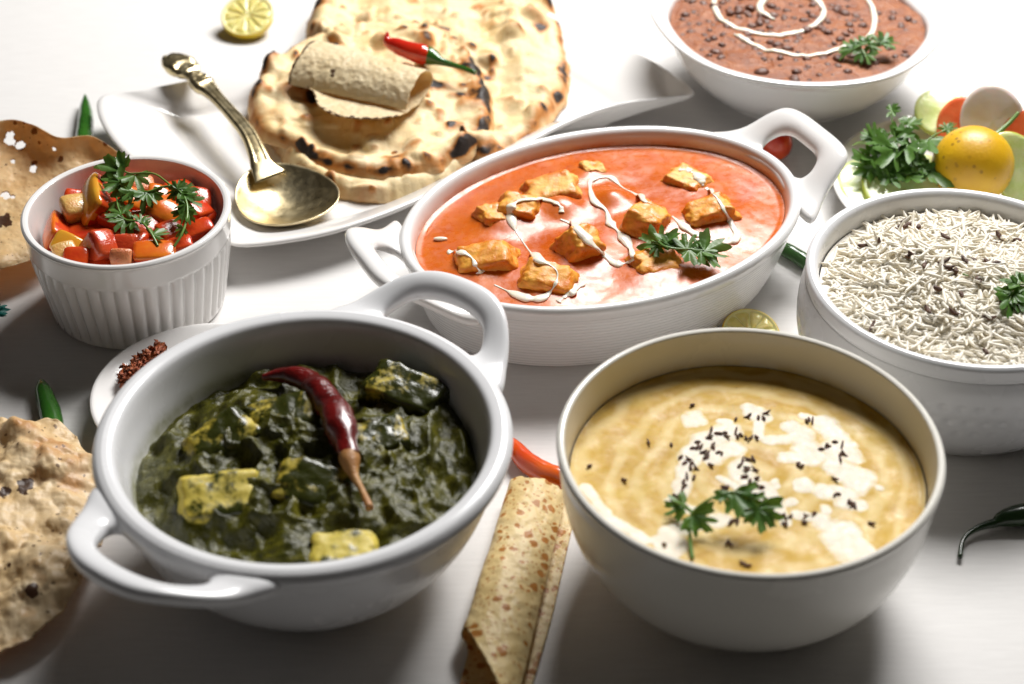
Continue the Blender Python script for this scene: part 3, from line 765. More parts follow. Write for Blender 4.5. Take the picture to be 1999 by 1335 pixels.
# ================================================================== orange paneer curry in the oval dish
F_cubes = [
    (1343, 356, 3.55, (2.1, 1.7, 0.9), -40, 6, 0, 'paneer_pale', 'pale paneer cube topped with cream at the far right of the orange curry'),
    (1383, 418, 3.75, (2.3, 1.5, 1.2), 18, -14, 8, 'paneer_orange', 'paneer wedge framed by a cream loop at the right of the orange curry'),
    (1262, 436, 3.75, (2.1, 1.8, 1.5), 60, 10, 10, 'paneer_orange', 'tall sauce-covered paneer cube just behind the coriander sprig in the orange curry'),
    (1282, 518, 3.55, (2.2, 1.6, 0.8), 16, 4, 16, 'paneer_orange', 'flat rough paneer slab in front of the coriander sprig, nearest right of the orange curry'),
    (1133, 484, 3.8, (1.8, 1.6, 1.7), 30, 12, 20, 'paneer_orange', 'rounded paneer chunk in the middle of the orange curry, between the two cream strands'),
    (1075, 376, 3.7, (2.7, 1.9, 1.1), 14, -8, 8, 'paneer_pale', 'large paneer slab at the back left of the orange curry'),
    (1012, 412, 3.7, (2.0, 1.5, 1.2), -12, 6, 10, 'paneer_orange', 'paneer cube under the arch of cream left of centre in the orange curry'),
    (962, 428, 3.6, (1.4, 1.4, 1.0), 30, 10, 8, 'paneer_orange', 'small paneer cube left of the cream arch in the orange curry'),
    (945, 510, 3.7, (2.7, 1.6, 1.2), 4, -12, 14, 'paneer_orange', 'triangular paneer wedge at the left end of the orange curry'),
    (1070, 548, 3.7, (2.4, 1.7, 1.1), -14, 6, 16, 'paneer_orange', 'paneer cube crossed by a cream loop at the front of the orange curry'),
    (1156, 336, 3.5, (1.2, 1.0, 0.8), 10, 5, 0, 'paneer_pale', 'smallest paneer piece at the back of the orange curry')]
sF = [(*up(c[0], c[1], 3.5)[:2], 0.18 + 0.1 * c[3][2], 0.55 * max(c[3][0], c[3][1]) + 0.35) for c in F_cubes] + [(*up(1195, 390, 3.4)[:2], 0.5, 0.9), (*up(1100, 410, 3.4)[:2], 0.4, 0.9)]
def zF(x, y, rho):
    w = 1 - sstep(0.9, 1.0, rho)
    return 3.32 + np.minimum(mounds(x, y, sF), 0.70) + 0.05 * fbm2(x, y, 0.45, 31, 2) + 0.018 * fbm2(x, y, 1.4, 33, 2) * w + 0.06 * sstep(0.965, 1.0, rho)
V, F = disc_field(F0, FA - 0.72, FB - 0.72, FY, zF, 110, 260); gF = MB().add(V, F)
solo('paneer_curry', gF, M['makhani'], 'smooth glossy orange tomato gravy in the oval casserole dish', 'curry', (*F0[:2], 3.3))
allF = MB().add(V, F)
for i, (px, py, z, dims, yw, pt, rl, mm, lb) in enumerate(F_cubes):
    V, F = rcube(dims, euler(R(yw), R(pt), R(rl)), up(px, py, z - 0.17), i + 31, 19, 8, 0.10, taper=(0.2, 0.14), nsc=1.7, crumb=0.09); allF.add(V, F)
    solo('paneer_cube', MB().add(V, F), M[mm], lb, 'paneer cube', up(px, py, z), 'paneer cubes in the orange curry')
bv = allF.bvh()
def drape(bv, pxs, n, lift, w, seed, zdef=3.5):
    P = catmull(pxs, n); P = np.array([hit(bv, x, y, zdef) for x, y in P])
    z = P[:, 2].copy()
    for _ in range(3): z[1:-1] = np.maximum(z[1:-1], (z[:-2] + z[1:-1] * 2 + z[2:]) / 4)
    P[:, 2] = z + lift
    for _ in range(2): P[1:-1] = (P[:-2] + 2 * P[1:-1] + P[2:]) / 4
    s = np.linspace(0, 1, n)
    r = w * (1.05 + 1.7 * fbm(np.stack([s * n / 9 + seed, s * 0, s * 0], -1), seed, 2)) * (0.45 + 0.55 * sstep(0, 0.06, s) * sstep(0, 0.06, 1 - s))
    return tube(P, np.maximum(r, 0.035), 10, 0.36)
def z5(L): return [(660 + x / 2, 200 + y / 2) for x, y in L]
strands = [z5([(872, 430), (868, 405), (830, 385), (770, 378), (705, 385), (672, 420), (688, 490), (722, 545), (770, 605), (830, 636), (857, 668), (842, 720), (800, 762), (745, 765), (690, 748), (610, 712)]),
           z5([(868, 456), (915, 478), (960, 520), (1005, 565), (1050, 606), (1085, 630), (1130, 625), (1152, 608), (1135, 560), (1098, 508), (1062, 470), (1045, 420), (1000, 385), (982, 315), (1010, 296), (1062, 293), (1110, 332), (1160, 358), (1205, 392)]),
           z5([(1436, 335), (1475, 368), (1508, 420), (1540, 485), (1556, 525), (1520, 545), (1470, 540), (1420, 528), (1360, 492), (1305, 445)]),
           z5([(425, 585), (478, 584), (520, 605), (540, 640), (560, 668)]), z5([(858, 780), (900, 748), (960, 704)]), z5([(435, 738), (480, 765), (545, 783)]),
           z5([(1330, 262), (1370, 268), (1405, 288), (1425, 325)])]
t = thing('cream_drizzle', 'thin white cream drizzle looping over the paneer in the orange curry', 'cream drizzle', up(1150, 450, 3.6))
for i, s in enumerate(strands):
    V, F = drape(bv, s, 22 + 9 * len(s), 0.012, 0.125 if i != 6 else 0.22, i + 2); part('strand', MB().add(V, F), M['cream'], t)
V, F = ball((0.33, 0.13, 0.08), hit(bv, 860, 468) + np.array([0, 0, 0.06]), 14, 8, euler(0.0)); solo('melon_seed', MB().add(V, F), M['cream'], 'single white seed floating at the left end of the orange curry', 'seed')
zz = 4.15
sprig('coriander_sprig', 'small coriander sprig lying on the orange curry over the near right paneer', [[(1272, 470, zz), (1310, 484, zz + .1), (1350, 486, zz), (1400, 492, zz - .2)]],
      [(1290, 478, zz, 1268, 436, zz + .3), (1285, 478, zz, 1278, 500, zz - .1), (1312, 482, zz, 1326, 448, zz + .2), (1315, 484, zz, 1300, 452, zz + .2), (1340, 486, zz, 1360, 455, zz + .2), (1345, 487, zz, 1385, 512, zz - .2), (1365, 488, zz, 1400, 475, zz), (1375, 490, zz, 1432, 486, zz - .2), (1368, 490, zz, 1408, 506, zz - .2)])

# ================================================================== lentil soup with cream and cumin
bup = lambda px, py: up(px, py, 4.98)
def zB(x, y, rho):
    a = np.arctan2(y - B0[1], x - B0[0]); d = np.hypot(x - B0[0], y - B0[1])
    sw = np.sin(d * 2.4 - a * 2 + 3 * fbm2(x, y, 0.22, 41, 2))
    return 4.95 + 0.016 * sw * sstep(1.0, 4, d) * (1 - sstep(.8, 1, rho)) + 0.05 * fbm2(x, y, 0.4, 43, 3) + 0.012 * fbm2(x, y, 1.6, 44, 2) + 0.07 * sstep(0.97, 1, rho)
V, F = disc_field(B0, 6.5, 6.5, 0, zB, 110, 220); gB = MB().add(V, F)
solo('lentil_soup', gB, M['lentil_soup'], 'thick yellow lentil soup swirled in the ivory bowl', 'soup', (*B0[:2], 4.9))
bvB = gB.bvh()
def z6(x, y): return (1120 + x / 2.94, 680 + y / 2.94)
pools = [  # capsules in zoomed picture px: x0, y0, x1, y1, radius
    (1320, 385, 1440, 430, 34), (1440, 430, 1560, 560, 62), (1560, 560, 1620, 620, 48), (1480, 560, 1500, 680, 56), (1500, 680, 1640, 760, 78), (1440, 820, 1560, 830, 50), (1560, 880, 1640, 900, 40),
    (1130, 520, 1300, 500, 40), (1300, 500, 1380, 620, 66), (1220, 620, 1380, 640, 40), (1240, 450, 1290, 500, 46),
    (680, 400, 690, 410, 54), (1010, 350, 1080, 385, 46), (850, 410, 890, 412, 26), (1070, 430, 1060, 500, 22),
    (880, 470, 730, 540, 66), (730, 540, 660, 640, 56), (900, 570, 800, 620, 60), (640, 680, 610, 830, 40), (560, 880, 660, 920, 34),
    (960, 680, 990, 750, 62), (840, 740, 1000, 820, 22), (1080, 790, 1150, 880, 44), (1150, 880, 1220, 990, 34), (1000, 830, 1100, 850, 34),
    (1300, 960, 1420, 990, 34), (1420, 1000, 1570, 1060, 62), (1500, 1060, 1600, 1170, 80), (1600, 1080, 1660, 1180, 46), (1310, 790, 1320, 785, 46), (1240, 880, 1250, 875, 28), (1750, 790, 1752, 800, 22), (1450, 920, 1452, 920, 30), (1140, 760, 1160, 790, 22),
    (820, 990, 850, 985, 40), (720, 1010, 540, 1060, 44), (540, 1060, 600, 1130, 44), (480, 1100, 560, 1170, 34), (60, 800, 200, 970, 30), (200, 970, 420, 1100, 30)]
gn = 250; gx, gy = np.meshgrid(np.linspace(-6.3, 6.3, gn), np.linspace(-6.3, 6.3, gn), indexing='ij'); X, Y = gx + B0[0], gy + B0[1]
wx, wy = X + 0.13 * fbm2(X, Y, 1.2, 51, 3), Y + 0.13 * fbm2(X, Y, 1.2, 57, 3)
fld = np.full(X.shape, -9.0)
for (x0, y0, x1, y1, r) in pools:
    a, b = bup(*z6(x0, y0))[:2], bup(*z6(x1, y1))[:2]; ab = b - a; L2 = ab @ ab + 1e-9
    tt = np.clip(((wx - a[0]) * ab[0] + (wy - a[1]) * ab[1]) / L2, 0, 1)
    d = np.hypot(wx - a[0] - tt * ab[0], (wy - a[1] - tt * ab[1]))
    fld = np.maximum(fld, 1 - d / (r / 2.94 / 53.0 * 1.15))
fld = fld + 0.5 * fbm2(X, Y, 1.5, 61, 4) + 0.1
rho = np.hypot(gx, gy) / 6.5
zc = zB(X, Y, rho) + 0.022 * np.clip(fld + 0.15, -1.2, 0.6)
keep = (fld > -0.55) & (rho < 0.985)
idx = -np.ones(X.shape, int); idx[keep] = np.arange(keep.sum())
Vc = np.stack([X, Y, zc], -1)[keep]; Fc = [(idx[i, j], idx[i + 1, j], idx[i + 1, j + 1], idx[i, j + 1]) for i in range(gn - 1) for j in range(gn - 1) if keep[i, j] and keep[i + 1, j] and keep[i + 1, j + 1] and keep[i, j + 1]]
crB = MB().add(Vc, Fc, 0, np.clip(fld[keep] * 1.1 + 0.55, 0.01, 1.5))
solo('cream_swirl', crB, M['cream_edge'], 'white cream pooled in swirls on the yellow lentil soup', 'cream swirl', (*B0[:2], 4.95))
def grain(L, W, bend, k=8, m=7):
    V, F = ball((1, 1, 1), (0, 0, 0), k, m); u = V[:, 2]
    return np.stack([u * L / 2, V[:, 0] * W / 2, V[:, 1] * W / 2 + bend * u * u], -1), F
def mesh_from(name, V, F, m):
    me = bpy.data.meshes.new(name); me.from_pydata((np.array(V) * CM).tolist(), [], F); me.materials.append(m); me.polygons.foreach_set('use_smooth', [True] * len(F)); return me
def place(name, me, parent, p, rot):
    o = bpy.data.objects.new(name, me); COL.objects.link(o); o.parent = parent
    m = np.eye(4); m[:3, :3] = rot; m[:3, 3] = (np.asarray(p) - ORI[parent.name]) * CM
    from mathutils import Matrix
    o.matrix_local = Matrix(m.tolist()); return o
rng = np.random.default_rng(7)
cum = [mesh_from('cumin_seed', *grain(l, w, b), M['cumin']) for l, w, b in ((0.33, 0.12, 0.04), (0.28, 0.11, -0.04), (0.36, 0.10, 0.07), (0.24, 0.13, 0.02))]
t = thing('cumin_tempering', 'scatter of dark fried cumin seeds on the cream of the lentil soup', 'cumin seeds', (*B0[:2], 4.98))
cz = [(1370, 420), (1350, 412), (1420, 580), (1450, 560), (1500, 540), (1540, 560), (1530, 640), (1550, 610), (1500, 755), (1520, 840), (1600, 900), (1615, 915), (1590, 890), (1010, 385), (1060, 400), (1090, 405), (1000, 395), (930, 410), (1290, 670), (1310, 680),
      (790, 470), (820, 490), (870, 490), (880, 510), (780, 515), (930, 480), (960, 500), (990, 520), (1050, 515), (940, 510), (710, 540), (730, 570), (745, 600), (760, 630), (765, 610), (800, 570), (830, 600), (850, 605), (685, 575), (660, 640), (700, 690), (670, 690), (640, 660), (650, 740), (630, 770), (640, 790), (690, 745), (580, 850), (560, 865), (600, 870), (640, 910), (860, 800), (880, 805), (950, 680), (1000, 640), (1030, 640), (990, 690), (1040, 700), (1010, 765), (980, 740), (1050, 790), (1080, 800), (1100, 870), (1130, 910), (1090, 880), (1200, 960), (1240, 970), (1210, 1010), (1215, 1015), (1330, 965), (1380, 950), (920, 990), (900, 1005), (940, 1000), (900, 1130), (880, 1120), (980, 1240), (1000, 1250), (960, 1230), (520, 1130), (680, 330), (430, 545), (90, 680), (560, 555), (290, 760), (1710, 1010)]
for k_, (x, y) in enumerate(cz):
    for k in range(1 if y > 1000 or x < 500 or k_ % 3 else 2):
        q = hit(bvB, *z6(x + rng.normal() * 32 * k, y + rng.normal() * 24 * k), 4.98); place('cumin_seed', cum[rng.integers(4)], t, q + np.array([0, 0, 0.05]), euler(rng.uniform(0, 6.28), rng.normal() * .25, 0))
zz = 5.75
sprig('coriander_sprig', 'bright green coriander sprig arching over the cream on the lentil soup',
      [[(1352, 1090, 5.0), (1347, 1050, 5.2), (1350, 1005, 5.6), (1385, 975, 6.0), (1430, 960, 6.1), (1470, 975, 6.0)], [(1352, 1000, 5.6), (1330, 985, 5.5), (1312, 978, 5.4)]],
      [(1335, 988, 5.4, 1292, 985, 5.3), (1325, 985, 5.4, 1310, 1000, 5.2), (1352, 1005, 5.6, 1390, 1045, 5.3), (1352, 1008, 5.6, 1372, 1040, 5.3), (1415, 962, 6.1, 1400, 985, 5.9), (1430, 960, 6.1, 1445, 1010, 5.8), (1445, 962, 6.1, 1478, 992, 5.9), (1465, 975, 6.0, 1495, 1005, 5.8), (1480, 990, 5.9, 1516, 1040, 5.5), (1480, 995, 5.9, 1488, 1040, 5.5), (1490, 1005, 5.8, 1515, 1020, 5.5)], lm='leaf_light', r=0.07)
# ================================================================== ramekin: diced tomato and coriander
def tomato(dims, rot, cen, seed, skin, flesh):
    """a cut chunk: one bulging skin side (+z), flat cut flesh sides"""
    k = 9; V, F = rcube((2, 2, 2), np.eye(3), (0, 0, 0), seed, k, 9, 0.05)
    V = V.copy(); t = sstep(0.2, 1, V[:, 2])
    V[:, 2] += t * 0.40 * (1 - 0.5 * V[:, 0] ** 2 - 0.5 * V[:, 1] ** 2)
    V[:, 0] *= 1 + 0.18 * (V[:, 2] - .3); V[:, 1] *= 1 + 0.12 * (V[:, 2] - .3)
    ms = [0 if V[list(f), 2].mean() > 0.72 else 1 for f in F]
    V = V * (np.array(dims) / 2) @ np.asarray(rot).T + np.asarray(cen)
    mb = MB(); mb.v = [tuple(p) for p in V]; mb.f = F; mb.m = ms; mb.a = [0.0] * len(V)
    return mb
T = [  # px, py, z, dims (w, d, depth under skin), yaw, pitch, roll, skin, flesh, label
    (100, 450, 4.1, (1.1, 2.0, 0.9), 200, 60, 10, 'tom_orange', 'tom_red', 'tall orange-red tomato wedge against the left wall of the ramekin'),
    (146, 381, 4.2, (1.6, 0.8, 0.6), 10, 20, 30, 'tom_red', 'tom_flesh', 'flat orange-red tomato strip at the back left of the ramekin'),
    (147, 412, 4.35, (1.3, 1.2, 1.2), 30, 10, 15, 'tom_pale', 'tom_pale', 'pale yellow-green tomato core in front of the back left strip'),
    (196, 392, 4.7, (1.5, 2.5, 1.2), 190, 55, -5, 'tom_yellow', 'tom_red', 'largest yellow-orange tomato wedge standing under the sprig leaves'),
    (190, 482, 4.5, (1.25, 1.3, 1.3), 50, 25, 40, 'tom_flesh', 'tom_flesh', 'pointed deep red tomato chunk showing wet flesh at the front left of the ramekin'),
    (131, 476, 4.35, (1.2, 1.0, 0.6), -20, 15, 25, 'tom_yellow', 'tom_pale', 'small yellow tomato skin piece at the front left of the ramekin'),
    (115, 495, 4.45, (0.95, 0.8, 0.7), 30, 0, 30, 'tom_pale', 'tom_pale', 'creamy pale tomato cube nearest the left front rim'),
    (151, 503, 4.4, (1.0, 0.9, 0.8), 0, 0, 30, 'tom_red', 'tom_red', 'small bright red tomato cube between the pale cube and the pointed chunk'),
    (242, 476, 4.4, (1.35, 0.9, 0.9), 4, 0, 40, 'tom_flesh', 'tom_flesh', 'square red tomato block at the front centre of the ramekin'),
    (240, 498, 4.65, (0.85, 0.7, 0.9), -4, 0, 50, 'tom_salmon', 'tom_salmon', 'salmon pink tomato block leaning on the front rim of the ramekin'),
    (303, 497, 4.5, (1.7, 1.1, 0.8), 8, 5, 10, 'tom_orange', 'tom_red', 'glossy orange tomato wedge at the front right rim of the ramekin'),
    (357, 483, 4.5, (1.1, 0.8, 0.7), 20, -5, 10, 'tom_red', 'tom_flesh', 'small red tomato piece right of the glossy orange wedge'),
    (391, 455, 4.4, (1.7, 0.9, 0.7), 28, -10, 10, 'tom_red', 'tom_red', 'long red tomato slice against the right wall of the ramekin'),
    (270, 450, 4.25, (1.6, 1.5, 1.2), 30, 10, 20, 'tom_red', 'tom_red', 'dark red tomato chunk in the centre of the ramekin under the stems'),
    (317, 418, 4.5, (1.3, 1.3, 1.0), -20, 20, 10, 'tom_orange', 'tom_red', 'rounded orange tomato chunk right of centre under the sprig'),
    (378, 412, 4.35, (1.2, 1.2, 0.9), 60, 20, 20, 'tom_red', 'tom_flesh', 'red tomato chunk half hidden under the right leaf cluster'),
    (306, 381, 4.6, (1.0, 0.9, 0.8), 10, 25, 20, 'tom_orange', 'tom_orange', 'small orange tomato cup at the back centre of the ramekin'),
    (255, 390, 4.45, (1.2, 1.1, 0.8), 0, 30, 15, 'tom_orange', 'tom_red', 'orange tomato piece behind the sprig left of the orange cup'),
    (331, 458, 4.3, (1.2, 1.1, 0.9), 40, 10, 20, 'tom_red', 'tom_red', 'brown-red tomato cube between the two front stems'),
    (388, 388, 4.3, (1.0, 1.0, 0.8), 10, 15, 20, 'tom_flesh', 'tom_flesh', 'dark red tomato piece by the back right wall of the ramekin'),
    (274, 362, 4.5, (1.0, 0.9, 0.8), 20, 15, 20, 'tom_salmon', 'tom_salmon', 'pale peach tomato cube at the back of the ramekin behind the stem'),
    (222, 430, 4.2, (1.4, 1.3, 1.0), 70, 10, 20, 'tom_red', 'tom_red', 'red tomato chunk right beside the large yellow wedge'),
    (350, 380, 4.1, (1.3, 1.2, 1.0), 35, 10, 10, 'tom_red', 'tom_red', 'shaded red tomato chunk at the back right under the stem bend')]
for i, (px, py, z, dims, yw, pt, rl, sk, fl, lb) in enumerate(T):
    c = up(px, py, z); c[2] -= 0.15
    d = c[:2] - C0[:2]; L = np.linalg.norm(d); lim = 3.75 - 0.32 * max(dims[0], dims[1])
    if L > lim: c[:2] = C0[:2] + d * lim / L
    solo('tomato_piece', tomato(dims, euler(R(yw), R(pt), R(rl)), c, i + 60, sk, fl), [M[sk], M[fl]], lb, 'tomato piece', c, 'diced tomato in the ramekin')
for k in range(9):
    a = k * 2.4; r = 0.4 + 2.4 * math.sqrt(k / 9)
    c = C0 + np.array([r * math.cos(a), r * math.sin(a), 3.1 + 0.2 * (k % 3)]); dims = (1.9, 1.9, 1.4)
    solo('tomato_piece', tomato(dims, euler(k * 1.3, .3 * math.sin(k), .3 * math.cos(k * 2)), c, k + 90, 0, 0), [M['tom_red'], M['tom_red']], 'red tomato dice under the top layer in the ramekin', 'tomato piece', c, 'lower layer of diced tomato')
def z4(x, y, z): return (x / 3.034, 260 + y / 3.034, z)
S = [[z4(1030, 672, 4.9), z4(1075, 600, 5.2), z4(1108, 500, 5.5), z4(1105, 410, 5.7), z4(1070, 350, 5.8), z4(1010, 308, 5.9), z4(930, 248, 6.0), z4(860, 234, 6.0), z4(770, 238, 5.9), z4(700, 205, 5.8)],
     [z4(1005, 312, 5.9), z4(940, 325, 5.7), z4(870, 347, 5.6), z4(790, 338, 5.6), z4(690, 300, 5.6)],
     [z4(935, 668, 4.9), z4(900, 600, 5.1), z4(860, 545, 5.2), z4(820, 520, 5.2), z4(740, 510, 5.2), z4(700, 440, 5.3), z4(690, 370, 5.3)]]
def lf(x0, y0, z0, x1, y1, z1): return (*z4(x0, y0, z0), *z4(x1, y1, z1))
LV = [lf(720, 215, 5.8, 640, 130, 6.1), lf(720, 215, 5.8, 540, 180, 6.0), lf(715, 225, 5.8, 580, 205, 5.8), lf(705, 290, 5.7, 580, 258, 5.8), lf(730, 300, 5.6, 610, 320, 5.6), lf(770, 320, 5.6, 660, 370, 5.4),
      lf(800, 245, 5.9, 830, 335, 5.7), lf(790, 340, 5.6, 760, 420, 5.4), lf(860, 350, 5.6, 850, 450, 5.3), lf(870, 350, 5.6, 890, 430, 5.4), lf(900, 340, 5.6, 960, 400, 5.4),
      lf(690, 400, 5.3, 700, 500, 5.1), lf(720, 480, 5.3, 650, 420, 5.3), lf(740, 510, 5.2, 720, 600, 5.0), lf(790, 515, 5.2, 700, 540, 5.1), lf(830, 520, 5.2, 880, 470, 5.3), lf(850, 540, 5.2, 880, 500, 5.3), lf(905, 600, 5.1, 990, 570, 5.0),
      lf(1030, 320, 5.9, 1040, 285, 6.1), lf(1050, 330, 5.9, 1110, 280, 6.1), lf(1060, 345, 5.8, 1170, 320, 6.0), lf(1075, 360, 5.8, 1180, 370, 5.8), lf(1090, 390, 5.7, 1215, 430, 5.6), lf(1045, 335, 5.8, 990, 390, 5.5), lf(1060, 345, 5.8, 1040, 420, 5.5),
      lf(1100, 420, 5.7, 1030, 480, 5.4), lf(1105, 450, 5.6, 1060, 560, 5.2), lf(1105, 470, 5.5, 1160, 520, 5.3), lf(1085, 560, 5.3, 1040, 610, 5.0)]
sprig('coriander_sprig', 'large looping coriander sprig lying over the diced tomato in the ramekin', S, LV, r=0.06)

# ================================================================== heap of rice
def zD(x, y):
    d = np.hypot(x - D0[0] - 0.3, y - D0[1] - 0.3)
    return 4.68 + 0.85 * (1 - sstep(0.5, 6.2, d)) + 0.60 * fbm2(np.asarray(x, float), y, 0.42, 71, 3) * (1 - sstep(4.5, 6.2, d))
V, F = disc_field(D0, 6.0, 6.0, 0, lambda x, y, r: zD(x, y) - 0.01, 50, 90); rb = MB().add(V, F)
rice = thing('cumin_rice', 'heap of cooked long-grain white rice flecked with cumin in the dotted bowl', 'rice', (*D0[:2], 4.4))
part('rice_bed', rb, M['rice_bed'], rice)
gm = [grain(1.15, 0.18, 0.05), grain(1.0, 0.19, -0.08), grain(1.28, 0.17, 0.12), grain(0.9, 0.19, 0.02), grain(1.1, 0.18, -0.12), grain(0.55, 0.185, 0.03)]
gme = [mesh_from('rice_grain', V, F, M['rice']) for V, F in gm]
rng = np.random.default_rng(11); items = []
while len(items) < 2700:
    a, r = rng.uniform(0, 2 * math.pi), 5.65 * math.sqrt(rng.uniform())
    x, y = D0[0] + r * math.cos(a), D0[1] + r * math.sin(a)
    lay = rng.uniform(0, 1); z = float(zD(np.array(x), np.array(y))) - 0.08 + 0.20 * lay
    tilt = rng.normal() * 0.12 + (0.5 * rng.normal() if rng.random() < 0.07 else 0)
    items.append((x, y, z, rng.uniform(0, 2 * math.pi), tilt, rng.uniform(-.5, .5), rng.integers(6), lay))
score = sorted(range(len(items)), key=lambda i: -(items[i][7] * 1.4 - 0.10 * (items[i][1] - D0[1]) - 0.04 * abs(items[i][0] - 17.5)))
front = set(score[:300]); rest = MB()
for i, (x, y, z, yw, pt, rl, k, lay) in enumerate(items):
    rot = euler(yw, pt, rl)
    if i in front: place('rice_grain', gme[k], rice, (x, y, z), rot)
    else: rest.add(gm[k][0] @ rot.T + np.array([x, y, z]), gm[k][1])
part('loose_grains', rest, M['rice'], rice, kind='stuff')
bvD = MB().add(*disc_field(D0, 6.0, 6.0, 0, lambda x, y, r: zD(x, y) + 0.1, 50, 90)).bvh()
cpx = [(1768, 432), (1762, 445), (1748, 451), (1772, 440), (1793, 445), (1845, 465), (1716, 474), (1686, 482), (1777, 505), (1780, 500), (1804, 521), (1843, 513), (1850, 524), (1858, 530), (1865, 533), (1884, 511), (1902, 510), (1926, 512), (1945, 515), (1908, 546), (1912, 548), (1950, 463), (1935, 478), (1958, 595), (1862, 613), (1811, 608), (1932, 623), (1876, 575), (1830, 566), (1702, 640), (1770, 690), (1975, 560), (1985, 470), (1925, 690)]
for px, py in cpx:
    q = hit(bvD, px, py, 5); place('cumin_seed', cum[rng.integers(4)], rice, q + np.array([0, 0, 0.06]), euler(rng.uniform(0, 6.28), rng.normal() * .35, 0) * 1.75)
sprig('coriander_sprig', 'small coriander sprig on the rice, cut by the right edge of the photo', [[(2030, 548, 6.0), (1995, 555, 6.1), (1965, 552, 6.0)], [(1990, 556, 6.0), (1975, 575, 5.9), (1970, 590, 5.8)], [(1880, 535, 5.9), (1890, 538, 5.95)]],
      [(1990, 553, 6.1, 1950, 540, 6.1), (1985, 556, 6.1, 1952, 562, 5.9), (1978, 572, 5.9, 1955, 600, 5.7), (1975, 580, 5.8, 1972, 618, 5.6), (1985, 570, 5.9, 1996, 605, 5.7), (2000, 553, 6.1, 2010, 535, 6.2), (2005, 560, 6.0, 2015, 590, 5.8)])

# ================================================================== black dal
rng = np.random.default_rng(5)
def zE(x, y, rho):
    return 4.05 + 0.15 * fbm2(x, y, 0.9, 81, 4) + 0.13 * (0.4 - np.abs(fbm2(x, y, 1.3, 83, 3))) * (1 - sstep(.94, 1, rho)) + 0.05 * sstep(.97, 1, rho)
V, F = disc_field(E0, 6.72, 6.72, 0, zE, 110, 220); V2 = V
solo_E = MB().add(V, F); bvE = solo_E.bvh()
dal = thing('black_dal', 'red-brown black-lentil dal with whole dark lentils in the wide wavy bowl', 'dal', (*E0[:2], 4.0))
part('gravy', solo_E, M['black_dal'], dal)
be = [mesh_from('lentil', *ball((0.33, 0.26, 0.20), (0, 0, 0), 12, 8), M['bean']), mesh_from('lentil', *ball((0.24, 0.20, 0.16), (0, 0, 0), 12, 8), M['bean'])]
pts = []
tries = 0
while len(pts) < 200 and tries < 6000:
    tries += 1; a, r = rng.uniform(0, 6.283), 6.3 * math.sqrt(rng.uniform()); x, y = E0[0] + r * math.cos(a), E0[1] + r * math.sin(a)
    if fbm2(np.array([x]), np.array([y]), 0.5, 87, 2)[0] + 0.25 * rng.normal() < -0.02: continue
    if all((x - p[0]) ** 2 + (y - p[1]) ** 2 > 0.13 for p in pts): pts.append((x, y))
for x, y in pts:
    rho_ = math.hypot(x - E0[0], y - E0[1]) / 6.72
    place('lentil', be[rng.integers(2)], dal, (x, y, float(zE(np.array(x), np.array(y), rho_)) - 0.05 - 0.10 * rng.random()), euler(rng.uniform(0, 6.28), rng.normal() * .3, rng.normal() * .3) * rng.uniform(0.75, 1.35))
def z3(L): return [(1250 + x / 2.669, y / 2.669) for x, y in L]
def ring_strand(pxs, n, w, seed):
    P = catmull([up(x, y, 4.12) for x, y in pxs], n)
    r = np.hypot(P[:, 0] - E0[0], P[:, 1] - E0[1]) / 6.72
    P[:, 2] = zE(P[:, 0], P[:, 1], r) + 0.05
    s = np.linspace(0, 1, n)
    rad = w * (1 + 0.35 * fbm(np.stack([s * n / 8 + seed, 0 * s, 0 * s], -1), seed, 2)) * (0.4 + 0.6 * sstep(0, .05, s) * sstep(0, .05, 1 - s))
    return tube(P, rad, 10, 0.55)
t = thing('cream_spiral', 'white cream spiral poured on the black-lentil dal', 'cream drizzle', (*E0[:2], 4.1))
s1 = z3([(700, 100), (645, 80), (622, 35), (660, -10), (740, -28), (830, -25), (915, 5), (955, 55), (935, 105), (860, 150), (760, 178), (640, 178), (520, 150), (440, 115), (398, 60), (385, 0), (410, -60), (500, -120), (680, -160), (900, -150), (1080, -90)])
s2 = z3([(1080, -90), (1170, -20), (1215, 60), (1218, 130), (1185, 200), (1060, 250), (960, 275), (850, 287), (750, 276), (650, 255), (560, 218), (490, 176)])
V, F = ring_strand(s1, 160, 0.16, 3); part('strand', MB().add(V, F), M['cream'], t)
V, F = ring_strand(s2, 120, 0.15, 4); part('strand', MB().add(V, F), M['cream'], t)
zz = 4.5
sprig('coriander_sprig', 'bright coriander sprig resting on the right front of the black-lentil dal', [[(1638, 118, 4.2), (1660, 100, 4.6), (1690, 85, 4.9), (1720, 82, 4.9), (1745, 78, 4.8)], [(1680, 92, 4.7), (1690, 110, 4.5), (1694, 124, 4.3)]],
      [(1665, 95, 4.7, 1645, 75, 4.9), (1670, 95, 4.7, 1648, 98, 4.6), (1680, 88, 4.8, 1680, 66, 5.1), (1690, 86, 4.9, 1700, 68, 5.1), (1685, 100, 4.6, 1665, 118, 4.3), (1690, 105, 4.5, 1694, 128, 4.3), (1700, 88, 4.8, 1715, 110, 4.5), (1715, 82, 4.9, 1735, 68, 5.1), (1725, 82, 4.9, 1752, 72, 4.9), (1725, 82, 4.9, 1748, 95, 4.6), (1740, 80, 4.8, 1748, 84, 4.7)], lm='leaf_light')
